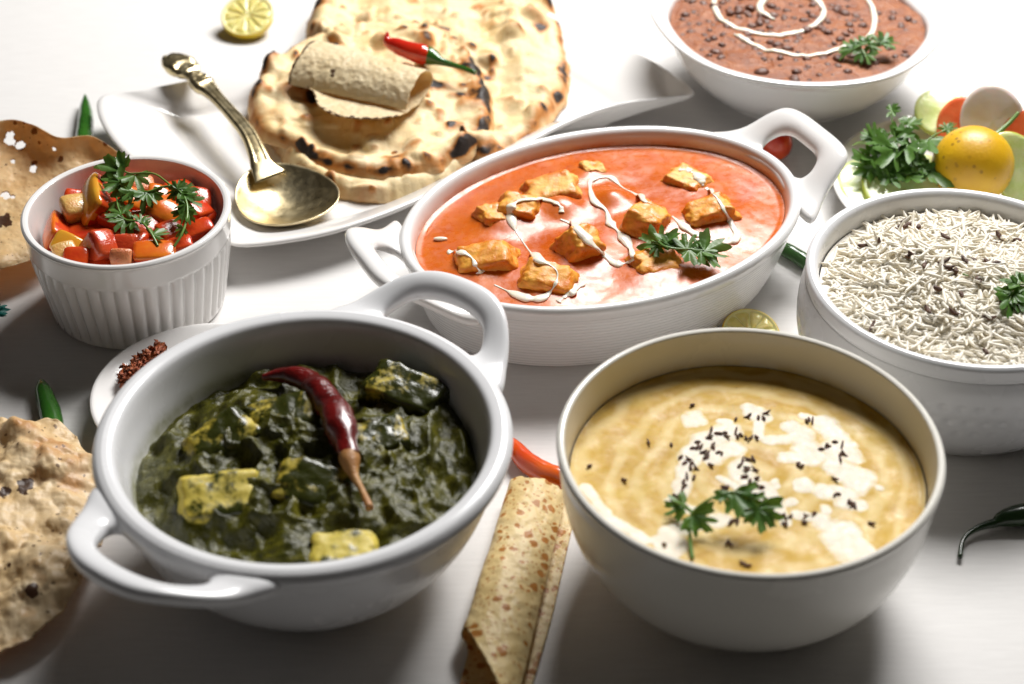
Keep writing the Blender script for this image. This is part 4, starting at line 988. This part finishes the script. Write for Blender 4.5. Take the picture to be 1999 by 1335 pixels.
# ================================================================== naan on the platter
def naan(outline_px, z0, zfn, seed, label, thick=0.55, edge_char=0.5, hot=(), n=300, nr=70, bub=0.32, dents=(), cuts=()):
    ol = catmull([up(x, y, z0 + 0.4)[:2] for x, y in outline_px], n, True)
    c = ol.mean(0); s = np.arange(n)
    tw = fbm(np.stack([ol[:, 0] * 1.5, ol[:, 1] * 1.5, 0 * s], -1), seed, 4)
    ol = c + (ol - c) * (1 + 0.022 * tw)[:, None]
    rho = np.linspace(0.004, 1, nr)
    X = c[0] + (ol[None, :, 0] - c[0]) * rho[:, None]; Y = c[1] + (ol[None, :, 1] - c[1]) * rho[:, None]
    RR = np.repeat(rho[:, None], n, 1)
    bz = zfn(X, Y)
    b1 = fbm2(X, Y, 0.42, seed + 1, 3); b2 = np.maximum(0, fbm2(X, Y, 0.85, seed + 2, 1) - 0.12); b3 = np.maximum(0, fbm2(X, Y, 1.9, seed + 5, 1) - 0.2)
    puff = 0.30 * np.exp(-((RR - 0.90) / 0.08) ** 2) * (1 + 0.8 * fbm2(X, Y, 0.8, seed + 8, 2))
    h = thick * (1 - RR ** 7) ** 0.5 + bub * b1 + 0.8 * b2 + 0.35 * b3 + puff
    for (px, py, dep, rad) in dents:
        q = up(px, py, z0 + .6); h = h + dep * np.exp(-((X - q[0]) ** 2 + (Y - q[1]) ** 2) / rad ** 2)
    edge = sstep(0.86, 0.99, RR)
    h = h * (1 - 0.55 * sstep(0.95, 1.0, RR))
    char = 0.04 + 0.50 * b2 + 1.0 * np.maximum(0, b3 - 0.12) + 0.45 * np.maximum(0, fbm2(X, Y, 0.6, seed + 21, 3) - 0.12) + edge * edge_char * (0.48 + 1.1 * np.maximum(0, fbm2(X, Y, 0.8, seed + 11, 3)))
    for (px, py, st, rad) in hot:
        q = up(px, py, z0 + 1.0); char = char + st * np.exp(-(((X - q[0]) ** 2 + (Y - q[1]) ** 2) / rad ** 2)) * (0.75 + 0.6 * fbm2(X, Y, 1.8, seed + 13, 3))
    side = sstep(0.955, 0.985, RR); char = char * (1 - side) + np.minimum(char, 0.40 + 0.15 * fbm2(X, Y, 2.0, seed + 31, 2)) * side
    top = np.stack([X, Y, bz + h], -1); bot = np.stack([X, Y, bz - 0.04 * (1 - RR)], -1)[::-1]
    V = np.concatenate([top, bot]).reshape(-1, 3)
    ch = np.concatenate([char, char[::-1] * 0.6 + 0.18 * edge[::-1]]).reshape(-1)
    F = grid_faces(2 * nr, n, False, True); k = len(V)
    V = np.concatenate([V, [[*c, V[:n, 2].mean()]], [[*c, V[-n:, 2].mean()]]]); ch = np.concatenate([ch, [0.2, 0.2]])
    F += [(k, j, (j + 1) % n) for j in range(n)] + [(k + 1, k - n + (j + 1) % n, k - n + j) for j in range(n)]
    mb = MB().add(V, F, 0, ch)
    solo('naan', mb, M['naan'], label, 'naan bread', (*c, float(V[:, 2].min())), 'naan breads stacked on the platter')
    return mb
flat = lambda z: (lambda x, y: np.full(np.shape(x), float(z)))
n1 = naan([(575, 330), (620, 362), (690, 380), (760, 382), (850, 360), (930, 315), (960, 260), (940, 180), (840, 110), (700, 90), (580, 140), (520, 210), (530, 275)], 0.62, flat(0.62), 3, 'lowest naan with only its pale front edge showing under the stack', 0.55, 0.45)
bk = naan([(598, 75), (612, 40), (655, -25), (760, -60), (900, -70), (1010, -40), (1075, 15), (1104, 80), (1112, 150), (1095, 205), (1050, 262), (985, 300), (930, 310), (850, 240), (700, 150), (620, 110)],
          0.85, lambda x, y: 0.85 + 0.9 * sstep(14, 26, y) * (1 - sstep(0.5, 3.5, x)) + 0.22 * np.sin(x * 1.9 + 0.3 * y) * sstep(15, 20, y), 17, 'long ridged naan behind the stack with charred right edge', 0.6, 0.95,
          hot=[(1055, 60, 1.1, 0.5), (1040, 258, 1.0, 0.5), (950, 150, 0.9, 0.5), (640, 35, 0.6, 0.5), (810, 10, 0.6, 0.6), (930, 20, 0.5, 0.5), (1100, 120, 0.7, 0.5), (1098, 200, 0.9, 0.5)], bub=0.45)
ft = naan([(482, 215), (500, 165), (540, 120), (590, 92), (660, 68), (760, 58), (850, 66), (905, 92), (938, 140), (962, 200), (964, 245), (935, 288), (870, 322), (800, 338), (735, 342), (660, 330), (600, 308), (560, 282), (505, 262)],
          1.25, lambda x, y: 1.25 + 0.55 * sstep(13, 22, y) - 0.10 * sstep(0, 5, 14 - y), 29, 'front round naan with blackened blisters carrying the papad roll and red chili', 0.6, 1.15,
          hot=[(575, 300, 1.5, 0.55), (905, 75, 0.8, 0.9), (915, 130, 0.7, 1.0), (930, 185, 0.62, 1.2), (950, 240, 0.75, 1.0), (905, 285, 0.6, 0.4), (850, 165, 0.8, 0.6), (770, 292, 1.0, 0.7), (720, 335, 0.6, 0.35), (620, 185, 1.1, 0.9), (480, 235, 0.5, 0.5), (880, 235, 0.5, 0.8), (520, 215, 0.3, 0.7), (640, 290, .4, .5), (840, 95, .5, .8)],
          dents=[(620, 190, -0.35, 1.0), (700, 280, -0.45, 1.1), (770, 290, -0.25, 0.7), (560, 200, 0.2, 0.8), (850, 160, -0.2, 0.6)])
bvN = ft.bvh()

# ================================================================== papads
def sheet_mesh(G, holes=None, char=None):
    nu, nv = G.shape[:2]; V = G.reshape(-1, 3); F = grid_faces(nu, nv)
    if holes is not None: F = [f for f in F if not holes[f[0] // nv, f[0] % nv]]
    used = np.zeros(len(V), bool)
    for f in F: used[list(f)] = True
    return MB().add(V, F, 0, None if char is None else np.asarray(char).reshape(-1))

def hole_mask(G, spots, seed):
    m = np.zeros(G.shape[:2], bool)
    for (px, py, z, r) in spots:
        d = G - np.array(POS); 
        # nearest surface point to the sight line through (px, py)
        rd = np.array(ray(px, py)); t = d @ rd; dist = np.linalg.norm(d - t[..., None] * rd, axis=-1)
        m |= dist < r * (1 + 0.7 * fbm(G * 4.0, seed, 2))
    return m
# curled papad, top left: low front lip, standing back edge
rows = [[up(-120, 285, 3.9), up(0, 236, 3.9), up(60, 242, 3.8), up(115, 268, 3.6), up(180, 266, 3.3), up(236, 302, 2.7)],
        [up(-140, 330, 2.9), up(0, 290, 2.7), up(60, 300, 2.6), up(125, 312, 2.5), up(185, 312, 2.3), up(230, 340, 2.0)],
        [up(-150, 400, 2.0), up(0, 372, 1.9), up(70, 372, 1.8), up(140, 370, 1.7), up(200, 372, 1.6), up(240, 382, 1.5)],
        [up(-150, 470, 1.7), up(0, 440, 1.6), up(60, 436, 1.6), up(110, 430, 1.5), up(180, 425, 1.4), up(240, 420, 1.3)],
        [up(-150, 520, 1.9), up(-20, 505, 1.8), up(40, 490, 1.7), up(90, 470, 1.6), up(170, 460, 1.4), up(230, 450, 1.3)],
        [up(-150, 545, 1.6), up(-20, 530, 1.5), up(45, 512, 1.45), up(100, 490, 1.4), up(170, 480, 1.3), up(230, 470, 1.2)]]
G = sheet(rows, 270, 300, 0.16, 0.8, 5)
for i in range(len(G)):  # nothing of the papad enters the ramekin
    pass
d = np.hypot(G[..., 0] - C0[0], G[..., 1] - C0[1])
inside = d < 4.75
hm = hole_mask(G, [(18, 272, 0, 0.30), (40, 283, 0, 0.20), (105, 290, 0, 0.15), (25, 316, 0, 0.13), (66, 330, 0, 0.19), (10, 382, 0, 0.2), (25, 385, 0, 0.1)], 3)
edge = np.zeros(G.shape[:2]); edge[:11] = 0.3; edge = edge * (1 + fbm(G * 1.2, 4, 2))
ch = np.clip(edge, 0, 1) + hole_mask(G, [(10, 432, 0, 0.30), (-5, 436, 0, 0.3), (68, 256, 0, 0.14), (30, 240, 0, .08), (64, 320, 0, 0.10), (42, 290, 0, .10)], 8) * 0.8
o = solo('papad', sheet_mesh(G, hm | inside, ch), M['papad_fried'], 'large curled golden papad with small holes behind the tomato ramekin', 'papad', (-23, 9, 0)); solidify(o, 0.07, 0)
# blistered papad, bottom left
rows = [[up(-130, 835, 0.9), up(0, 824, 1.3), up(60, 826, 1.3), up(110, 832, 1.2), up(150, 852, 1.1)],
        [up(-130, 900, 1.3), up(0, 890, 1.7), up(60, 885, 1.9), up(120, 890, 1.6), up(176, 905, 1.0)],
        [up(-130, 960, 1.6), up(0, 955, 1.7), up(60, 950, 1.4), up(130, 955, 1.4), up(193, 958, 0.8)],
        [up(-130, 1040, 1.4), up(0, 1030, 1.4), up(70, 1030, 1.2), up(140, 1030, 1.1), up(204, 1035, 0.8)],
        [up(-130, 1110, 1.6), up(0, 1100, 1.3), up(70, 1095, 1.4), up(130, 1092, 1.3), up(186, 1090, 1.0)],
        [up(-130, 1200, 1.2), up(-10, 1185, 1.1), up(50, 1170, 1.2), up(110, 1155, 1.2), up(160, 1140, 1.0)],
        [up(-130, 1310, 0.7), up(-10, 1285, 0.7), up(20, 1268, 0.8), up(60, 1246, 0.9), up(118, 1196, 1.0)]]
G = sheet(rows, 190, 150, 0.75, 0.42, 9)
G[..., 2] += 0.55 * np.maximum(0, fbm(G * 0.75, 12, 2)) + 0.06 * np.maximum(0, fbm(G * 3.2, 15, 2))
G[..., 2] = np.maximum(G[..., 2], 0.15)
ch = hole_mask(G, [(50, 952, 0, 0.30), (10, 958, 0, 0.2), (128, 1005, 0, 0.0)], 8) * 0.75 + hole_mask(G, [(122, 990, 0, 0.22), (122, 1005, 0, 0.2)], 5) * 0.4
o = solo('papad', sheet_mesh(G, hole_mask(G, [(14, 1276, 0, 0.0)], 3), ch), M['papad_bumpy'], 'bumpy blistered papad lying at the lower left beside the handled bowl', 'papad', (-18.5, -13, 0)); solidify(o, 0.08, 0)
# rolled papad in front, between the two front bowls
a = up(1052, 962, 0.6); a[2] = 0; b = up(940, 1372, 0.6); b[2] = 0; ax = unit(b - a); sd = unit(np.cross(ax, [0, 0, 1])); L = np.linalg.norm(b - a)
rows = []
for t in np.linspace(0, 1, 9):
    w = 1.04 + 0.12 * t; p = a + ax * L * t - sd * 0.0
    cut = 0.5 * max(0, t - 0.55)
    prof = [(-1.25 * w - 0.25 + cut, 0.12), (-0.5 * w, 0.10), (0.55 * w, 0.12), (1.0 * w, 0.28), (1.16 * w, 0.70), (0.98 * w, 1.12), (0.45 * w, 1.34), (-0.2 * w, 1.26), (-0.75 * w, 0.98), (-1.05 * w, 0.66)]
    rows.append([p + (-sd) * (-u) * 1.0 + np.array([0, 0, z]) for u, z in prof])
G = sheet(rows, 170, 120, 0.05, 0.9, 21)
G[..., 2] = np.maximum(G[..., 2], 0.06)
uw = np.clip((np.interp(np.linspace(0, 9, 120), range(10), [q[0] for q in prof]) + 0.8) / 2.0, 0, 1) * (np.linspace(0, 9, 120) > 2.6)
G = G - ax * (L * 0.27 * uw[None, :] * np.linspace(0, 1, 170)[:, None] ** 2)[..., None]
jag = 0.12 * fbm2(np.arange(120) * 1.0, np.zeros(120), 0.15, 5, 3); G[0] += ax * jag[:, None] * 2; G[-1] += ax * jag[:, None] * 2
o = solo('papad_roll', sheet_mesh(G), M['papad_roll'], 'speckled rolled papad standing out between the two front bowls at the bottom edge', 'papad roll', (*((a + b) / 2)[:2], 0)); solidify(o, 0.07, 0)
# papad roll lying on the naan
a = up(572, 160, 2.7); b = up(800, 212, 2.7); a[2] = b[2] = 2.3; ax = unit(b - a); sd = unit(np.cross([0, 0, 1], ax)); L = np.linalg.norm(b - a)
rows = []
for t in np.linspace(0, 1, 9):
    p = a + ax * L * t
    tip = -1.9 * max(0, math.sin(math.pi * min(1, max(0, (t - 0.22) / 0.9)))) ** 0.6 if t > 0.22 else -0.1
    lead = 0.15 * math.sin(t * 9)
    prof = [(tip * 1.25 - 0.15, 0.62 + 0.1 * t), (tip * 0.6 - 0.1, 0.46), (0.4, 0.25), (1.7, 0.20), (2.5, 0.45), (2.75, 0.95), (2.4, 1.42), (1.7, 1.66), (0.9, 1.62), (0.25, 1.32), (-0.2 + 0.1 * lead, 0.92), (-0.42 + 0.1 * lead, 0.52)]
    sh = 1.06 + 0.12 * math.cos(t * 3.0)
    rows.append([p + sd * u * sh + np.array([0, 0, z]) + ax * (0.0) for u, z in prof])
G = sheet(rows, 130, 150, 0.04, 1.0, 33)
ee = np.linspace(0, 1, 130)[:, None] * np.ones((1, 150)); vv = np.linspace(0, 1, 150)[None, :] * np.ones((130, 1))
G = G + ax * (0.10 * fbm(G * 2.2, 41, 2) * (np.abs(ee - .5) * 2) ** 6)[..., None]
G[..., 2] += 0.05 * np.maximum(0, fbm(G * 4.0, 44, 2))
ch = 0.9 * (ee < 0.022 + 0.015 * fbm(G * 2.0, 43, 2)) * (vv > 0.4) + 0.75 * ((vv < 0.022) & (fbm(G * 5, 45, 2) > 0.0)) + hole_mask(G, [(650, 148, 0, 0.12), (650, 140, 0, 0.14)], 6) * (vv > .5) * 0.9
o = solo('papad_roll', sheet_mesh(G, None, ch), M['papad_pale'], 'pale blistered papad roll with a scorched edge lying on the front naan', 'papad roll', (*((a + b) / 2)[:2], 2.5)); solidify(o, 0.06, 0)

# ================================================================== chilies
def chili(label, body, rads, mat_b, stalk=None, srads=None, mat_s='stem_green', seed=1, cap=None):
    P = [up(*p) for p in body]; t = thing('chili', label, 'chili', np.array([*np.mean(P, 0)[:2], min(p[2] for p in P)]))
    V, F = pod(P, rads, seed, 16); part('body', MB().add(V, F), M[mat_b], t)
    if stalk:
        V, F = tube(catmull([up(*p) for p in stalk], 20), smooth_rad(srads, 20), 10); part('stalk', MB().add(V, F), M[mat_s], t)
    return t
chili('bright red chili with a green stalk lying across the front naan', [(756, 62, 3.9), (757, 80, 3.5), (775, 89, 3.35), (800, 98, 3.3), (825, 106, 3.3), (838, 110, 3.25)], [0.07, 0.28, 0.42, 0.50, 0.54, 0.40], 'chili_red',
      [(834, 108, 3.25), (845, 112, 3.25), (862, 120, 3.2), (895, 130, 3.15), (928, 142, 3.1)], [0.52, 0.44, 0.24, 0.14, 0.14], 'chili_green', 3)
chili('orange-red chili on the table between the two front bowls', [(960, 842, 0.5), (1000, 872, 0.5), (1030, 902, 0.5), (1062, 922, 0.5), (1100, 936, 0.5), (1150, 945, 0.5)], [0.2, 0.36, 0.45, 0.48, 0.5, 0.4], 'chili_orange', seed=4)
chili('green chili tip standing out behind the large curled papad', [(166, 186, 0.6), (167, 210, 0.55), (167, 240, 0.55), (165, 275, 0.5), (160, 320, 0.5)], [0.07, 0.30, 0.42, 0.48, 0.48], 'chili_green', seed=5)
chili('dark green chili behind the bumpy papad at the left edge', [(80, 745, 0.55), (85, 765, 0.5), (97, 800, 0.45), (105, 840, 0.4), (106, 890, 0.35)], [0.16, 0.36, 0.46, 0.44, 0.3], 'chili_green', seed=6)
chili('blackish green chili with a hooked stalk at the right edge', [(1940, 1022, 0.45), (1965, 1010, 0.5), (2010, 1005, 0.5), (2070, 1000, 0.5)], [0.16, 0.38, 0.46, 0.46], 'chili_dark',
      [(1945, 1020, 0.45), (1915, 1028, 0.4), (1890, 1042, 0.35), (1878, 1060, 0.3), (1874, 1088, 0.2)], [0.2, 0.14, 0.10, 0.09, 0.10], 'chili_dark', 7)
chili('short green chili between the casserole dish and the rice bowl', [(1520, 478, 0.4), (1535, 488, 0.45), (1560, 502, 0.45), (1600, 530, 0.4), (1630, 560, 0.4)], [0.26, 0.36, 0.38, 0.38, 0.3], 'chili_green', seed=8)

# ================================================================== brass spoon
bc = up(556, 372, 1.9); nk = up(503, 318, 2.25); d0 = unit((nk - bc) * np.array([1, 1, 0])); d0 = unit(np.array([-0.50, 0.86, 0])); s0 = np.cross(d0, [0, 0, 1])
spoon = thing('spoon', 'old brass serving spoon with an ornate handle lying on the platter beside the naan', 'spoon', (bc[0], bc[1], 0.6))
na, nr_ = 96, 26
def spoon_pt(a, rho, dz):
    hl = np.where(np.cos(a) > 0, 2.85, 2.45); wd = 2.45 * (1 - 0.16 * np.cos(a))
    u = hl * np.cos(a) * rho; v = wd * np.sin(a) * rho
    z = 1.72 - 0.95 * (1 - rho ** 2.1) + 0.10 * np.cos(a) * rho - dz
    return np.stack([bc[0] + d0[0] * u + s0[0] * v, bc[1] + d0[1] * u + s0[1] * v, z], -1)
A_ = np.arange(na) * 2 * math.pi / na; rows = []
for rho in np.linspace(0.01, 1, nr_): rows.append(spoon_pt(A_, np.full(na, rho), 0))
rows.append(spoon_pt(A_, np.full(na, 1.018), 0.05))
for rho in np.linspace(1, 0.01, nr_): rows.append(spoon_pt(A_, np.full(na, rho), 0.13))
mb = MB(); V = np.concatenate(rows); F = [f[::-1] for f in grid_faces(len(rows), na, False, True)]
mb.add(V, F); part('spoon_bowl', mb, M['brass'], spoon)
ctl = [(up(528, 345, 1.75), 0.90, 0.10), (up(513, 325, 2.0), 0.62, 0.20), (up(504, 302, 2.2), 0.50, 0.28), (up(485, 262, 2.4), 0.42, 0.27), (up(455, 225, 2.45), 0.38, 0.25), (up(425, 192, 2.45), 0.38, 0.25), (up(408, 175, 2.45), 0.50, 0.28), (up(398, 167, 2.48), 0.62, 0.34), (up(388, 158, 2.5), 0.56, 0.30), (up(378, 148, 2.5), 0.42, 0.26), (up(368, 140, 2.5), 0.70, 0.30), (up(352, 128, 2.5), 0.86, 0.34), (up(338, 120, 2.45), 0.70, 0.30), (up(327, 114, 2.4), 0.36, 0.18)]
n = 110; P = catmull([c[0] for c in ctl], n); Wd = catmull([[c[1]] for c in ctl], n)[:, 0]; Tk = catmull([[c[2]] for c in ctl], n)[:, 0]
k = 36; V = []
for i in range(n):
    tg = unit(P[min(i + 1, n - 1)] - P[max(i - 1, 0)]); sv = unit(np.cross(tg, [0, 0, 1])); uv = np.cross(sv, tg); f = i / (n - 1)
    for j in range(k):
        a_ = 2 * math.pi * j / k; x, y = math.cos(a_), math.sin(a_)
        w = (abs(x) ** 0.7) * (1 if x > 0 else -1); h = (abs(y) ** 0.8) * (1 if y > 0 else -1)
        rib = 1.0
        if 0.10 < f < 0.52 and y > 0: rib = 0.72 + 0.28 * abs(math.cos(3 * math.pi * w * 0.5))
        q = P[i] + sv * w * Wd[i] + uv * h * Tk[i] * rib
        V.append(q)
V = np.array(V); orn = np.repeat(sstep(0.52, 0.56, np.linspace(0, 1, n)), k)
V[:, 2] += orn * (0.16 * np.maximum(0, fbm(V * 2.4, 3, 2)) + 0.10 * fbm(V * 5, 7, 2))
F = grid_faces(n, k, False, True); F += [tuple(range(k))[::-1], tuple((n - 1) * k + j for j in range(k))]
part('handle', MB().add(V, F), M['brass'], spoon)

# ================================================================== lemons
def cut_lemon(cen, rad, axis, label, depth=0.85, nseg=10, group=None):
    """a cut half: rind bowl, pith ring, wedge-shaped pulp segments; axis = direction the cut face looks"""
    z = unit(axis); x = unit(np.cross([0.3, 1, 0.1], z)); y = np.cross(z, x); Rm = np.stack([x, y, z], 1)
    t = thing('lemon_half', label, 'lemon', np.array([cen[0], cen[1], 0]))
    prof = [(0.02, -depth)] + [(math.sin(q), -depth * math.cos(q)) for q in np.linspace(0.12, math.pi / 2 - 0.02, 14)] + [(1.0, 0.0), (0.985, 0.025), (0.94, 0.03)]
    V, F = lathe([(r * rad, h * rad) for r, h in prof], (0, 0, 0), 72); V = V @ Rm.T + cen; part('rind', MB().add(V, F[:]), M['rind'], t)
    V, F = lathe([(0.955 * rad, 0.03 * rad), (0.93 * rad, 0.035 * rad), (0.90 * rad, -0.01 * rad), (0.02, -0.02 * rad)], (0, 0, 0), 72); part('pith', MB().add(V @ Rm.T + cen, F), M['pith'], t)
    for i in range(nseg):
        a0, a1 = 2 * math.pi * i / nseg + 0.018, 2 * math.pi * (i + 1) / nseg - 0.018
        V = []; nr2, na2 = 8, 7
        for r in np.linspace(0.10, 0.885, nr2):
            for q in np.linspace(a0, a1, na2):
                e = min(1, (r - 0.08) * 9, (0.895 - r) * 9, (q - a0) * r * 14 + 0.1, (a1 - q) * r * 14 + 0.1)
                V.append((r * rad * math.cos(q), r * rad * math.sin(q), rad * (-0.02 + 0.055 * max(0, e))))
        V = np.array(V); V[:, 2] += 0.012 * rad * fbm(V * 9 / rad, i, 2)
        part('segment', MB().add(V @ Rm.T + cen, grid_faces(nr2, na2)), M['pulp'], t)
    return t
c = up(486, 62, 0); c[2] = 1.05
cut_lemon(c, 1.52, (-0.05, -0.42, 1.0), 'lemon half standing cut side up on the table at the top left of the platter', 0.72)
c = up(1466, 650, 0.55); c[2] = 0.55
cut_lemon(c, 1.32, (0.10, -0.35, 1.0), 'thin yellow lemon half peeking over the back rim of the ivory soup bowl', 0.5)
c = up(1899, 322, 2.3)
V, F = ball((1.98, 1.98, 1.9), c, 48, 32, None, lambda U: 1 + 0.012 * fbm(U * 2.2, 4, 3) + 0.0 * U[:, 0])
t = thing('lemon', 'whole yellow lemon with brown specks sitting on the salad behind the rice', 'lemon', (c[0], c[1], 0.6))
part('peel', MB().add(V, F), M['lemon'], t)
V, F = ball((0.11, 0.09, 0.11), up(1930, 363, 2.3) + 0 * c, 10, 8)
q = c + unit(np.array(up(1931, 362, 0.5)) - c) * 1.93; V, F = ball((0.10, 0.10, 0.10), q, 10, 8); part('stem_scar', MB().add(V, F), M['cumin'], t)
c = up(1517, 281, 1.0); V, F = ball((0.78, 0.78, 0.86), c, 32, 20); solo('cherry_tomato', MB().add(V, F), M['tom_red'], 'small red cherry tomato seen through the right handle of the casserole dish', 'cherry tomato', (c[0], c[1], 0.1))

# ================================================================== salad
def slab(cen, rx, ry, th, axis, yaw, seed, name, label, cat, mats, group=None, rim=0.12, wav=0.03, ring=None):
    """a cut round: flesh faces and a differently coloured skin"""
    z = unit(axis); x = unit(np.cross(np.array([math.cos(yaw), math.sin(yaw), 0.0]), z)); y = np.cross(z, x); Rm = np.stack([x, y, z], 1)
    prof = [(0.02, 0.5), (0.5, 0.5 if ring is None else 0.5), (0.86, 0.52), (0.96, 0.47), (1.0, 0.3), (1.0, -0.3), (0.96, -0.47), (0.86, -0.5), (0.02, -0.5)]
    n = 64; V, F = lathe([(r, h) for r, h in prof], (0, 0, 0), n)
    ms = [1 if abs(np.mean([np.hypot(V[i][0], V[i][1]) for i in f]) - 0.99) < 0.035 else 0 for f in F]
    V = V * np.array([rx, ry, th]); V[:, 2] += wav * fbm(V * 0.8, seed, 2) * 4
    V = V @ Rm.T + np.asarray(cen)
    mb = MB().add(V, F); mb.m = ms
    return solo(name, mb, [M[m] for m in mats], label, cat, np.asarray(cen), group)
cu = ('cucumber', 'cucumber_skin')
slab(up(1700, 372, 1.35), 2.4, 1.5, 0.35, (-.05, -.12, 1), 0.2, 1, 'cucumber_slice', 'large pale cucumber slice at the front left edge of the salad plate', 'cucumber slice', cu, 'cucumber slices in the salad')
slab(up(1735, 352, 1.8), 2.0, 1.3, 0.3, (.1, -.3, 1), -0.3, 2, 'cucumber_slice', 'cucumber slice lying on the front left one, directly under the coriander bunch', 'cucumber slice', cu, 'cucumber slices in the salad')
slab(up(1798, 350, 1.6), 1.6, 1.2, 0.3, (.3, -.4, 1), -0.5, 3, 'cucumber_slice', 'cucumber slice tilted against the left side of the whole lemon', 'cucumber slice', cu, 'cucumber slices in the salad')
slab(up(1840, 222, 1.9), 1.5, 1.4, 0.3, (-.1, -.5, 1), 0.6, 4, 'cucumber_slice', 'cucumber slice at the back of the salad plate, behind the orange tomato slice', 'cucumber slice', cu, 'cucumber slices in the salad')
slab(up(1985, 330, 2.2), 2.0, 1.4, 0.35, (.2, -1.0, .8), 0.9, 5, 'cucumber_slice', 'cucumber slice standing right of the whole lemon at the photo edge', 'cucumber slice', cu, 'cucumber slices in the salad')
to = ('carrot', 'tom_orange')
slab(up(1888, 250, 2.0), 1.7, 1.5, 0.4, (-.5, -.75, .9), 0.4, 6, 'tomato_slice', 'orange-red tomato slice leaning behind the whole lemon, left of the pale onion', 'tomato slice', to, 'tomato slices in the salad')
slab(up(1985, 268, 2.3), 2.0, 1.4, 0.4, (-.55, -.75, .8), 0.8, 7, 'tomato_slice', 'orange-red tomato slice at the right photo edge beside the green chili stalk', 'tomato slice', to, 'tomato slices in the salad')
on = ('onion', 'onion')
slab(up(1938, 238, 2.6), 1.9, 1.6, 0.7, (-.35, -.9, .6), 0.3, 8, 'onion_slice', 'thick pale pink onion slice between the two orange-red tomato slices', 'onion slice', on, 'onion slices in the salad')
slab(up(1975, 212, 2.0), 1.8, 1.8, 0.5, (0, -.4, 1), 0.1, 9, 'onion_slice', 'pale onion slice farthest back at the right edge of the salad plate', 'onion slice', on, 'onion slices in the salad')
t = thing('chili', 'thin green chili stalk pointing up behind the whole lemon on the salad', 'chili', up(1955, 255, 2.8))
V, F = tube(catmull([up(1930, 272, 2.9), up(1950, 258, 3.1), up(1972, 238, 3.4), (up(1988, 220, 3.7))], 20), smooth_rad([0.16, 0.13, 0.11, 0.09], 20), 10); part('stalk', MB().add(V, F), M['stem_green'], t)
V, F = pod([up(1905, 285, 2.2), up(1918, 280, 2.6), up(1932, 271, 2.85)], [0.3, 0.34, 0.22], 3); part('body', MB().add(V, F), M['chili_green'], t)
# coriander bunch
rnd = random.Random(4)
stems = [[(1752, 350, 2.0), (1752, 310, 2.7), (1748, 275, 3.2), (1742, 240, 3.7), (1740, 215, 4.0)], [(1755, 340, 2.1), (1768, 300, 2.9), (1772, 265, 3.3), (1775, 238, 3.6)], [(1752, 345, 2.0), (1775, 315, 2.6), (1800, 285, 2.9), (1822, 265, 3.0), (1850, 252, 3.0)],
         [(1750, 345, 2.0), (1720, 315, 2.6), (1700, 300, 2.7)], [(1750, 345, 2.0), (1725, 325, 2.4), (1700, 320, 2.3)], [(1755, 348, 2.0), (1785, 335, 2.3), (1812, 335, 2.2)], [(1750, 345, 2.0), (1735, 300, 2.8), (1722, 278, 3.0), (1700, 268, 3.0)]]
LV = []
for s in stems:
    for k in range(4):
        i = rnd.randrange(1, len(s)); f = rnd.random(); a_, b_ = s[i - 1], s[i]
        p = tuple(a_[q] + (b_[q] - a_[q]) * f for q in range(3)); an = rnd.uniform(0, 6.283); Lp = rnd.uniform(26, 46)
        LV.append((*p, p[0] + Lp * math.cos(an), p[1] + Lp * 0.8 * math.sin(an), p[2] + rnd.uniform(-.2, .35)))
    e = s[-1]
    for k in range(3): LV.append((*e, e[0] + rnd.uniform(-26, 26), e[1] - rnd.uniform(-8, 22), e[2] + rnd.uniform(0, .2)))
LV += [(1715, 325, 2.5, 1675, 350, 1.9), (1715, 325, 2.5, 1690, 352, 1.8), (1722, 325, 2.5, 1705, 352, 1.8), (1725, 322, 2.5, 1725, 348, 1.9), (1725, 318, 2.6, 1748, 338, 2.2), (1800, 325, 2.4, 1768, 342, 2.0), (1805, 325, 2.4, 1820, 350, 2.0), (1785, 320, 2.5, 1800, 345, 2.0)]
sprig('coriander_bunch', 'bushy fresh coriander bunch on the salad left of the whole lemon', stems, LV, r=0.06)  # each leaf is its own part

# ================================================================== small things
rng = np.random.default_rng(3)
fl = thing('chili_flakes', 'small heap of red chili flakes on the saucer behind the handled bowl', 'chili flakes', (*S0[:2], 0.6))
mb = MB(); fk = []
for k in range(460):
    px = rng.uniform(236, 318); py = 738 - (px - 238) * 0.78 + rng.normal() * 6 + 4
    p = up(px, py, 1.25 + abs(rng.normal()) * 0.12); fk.append(p)
for k, p in enumerate(fk):
    V, F = rcube((rng.uniform(.08, .2), rng.uniform(.06, .14), rng.uniform(.03, .09)), euler(rng.uniform(0, 6), rng.normal() * .6, rng.normal() * .6), p + np.array([0, 0, rng.uniform(0, .18)]), k, 3, 4, 0.25)
    mb.add(V, F)
o = part('flake_heap', mb, M['flake'], fl, kind='stuff')
p = up(4, 604, 0.15); V, F = leaf_at(up(-14, 606, 0.1), up(19, 602, 0.18), 5); V2, F2 = leaf_at(up(-10, 610, 0.1), up(14, 610, 0.15), 9)
solo('leaf_scrap', MB().add(V, F).add(V2, F2), M['teal'], 'tiny teal green leaf scrap on the table at the left edge', 'leaf', (p[0], p[1], 0.0))
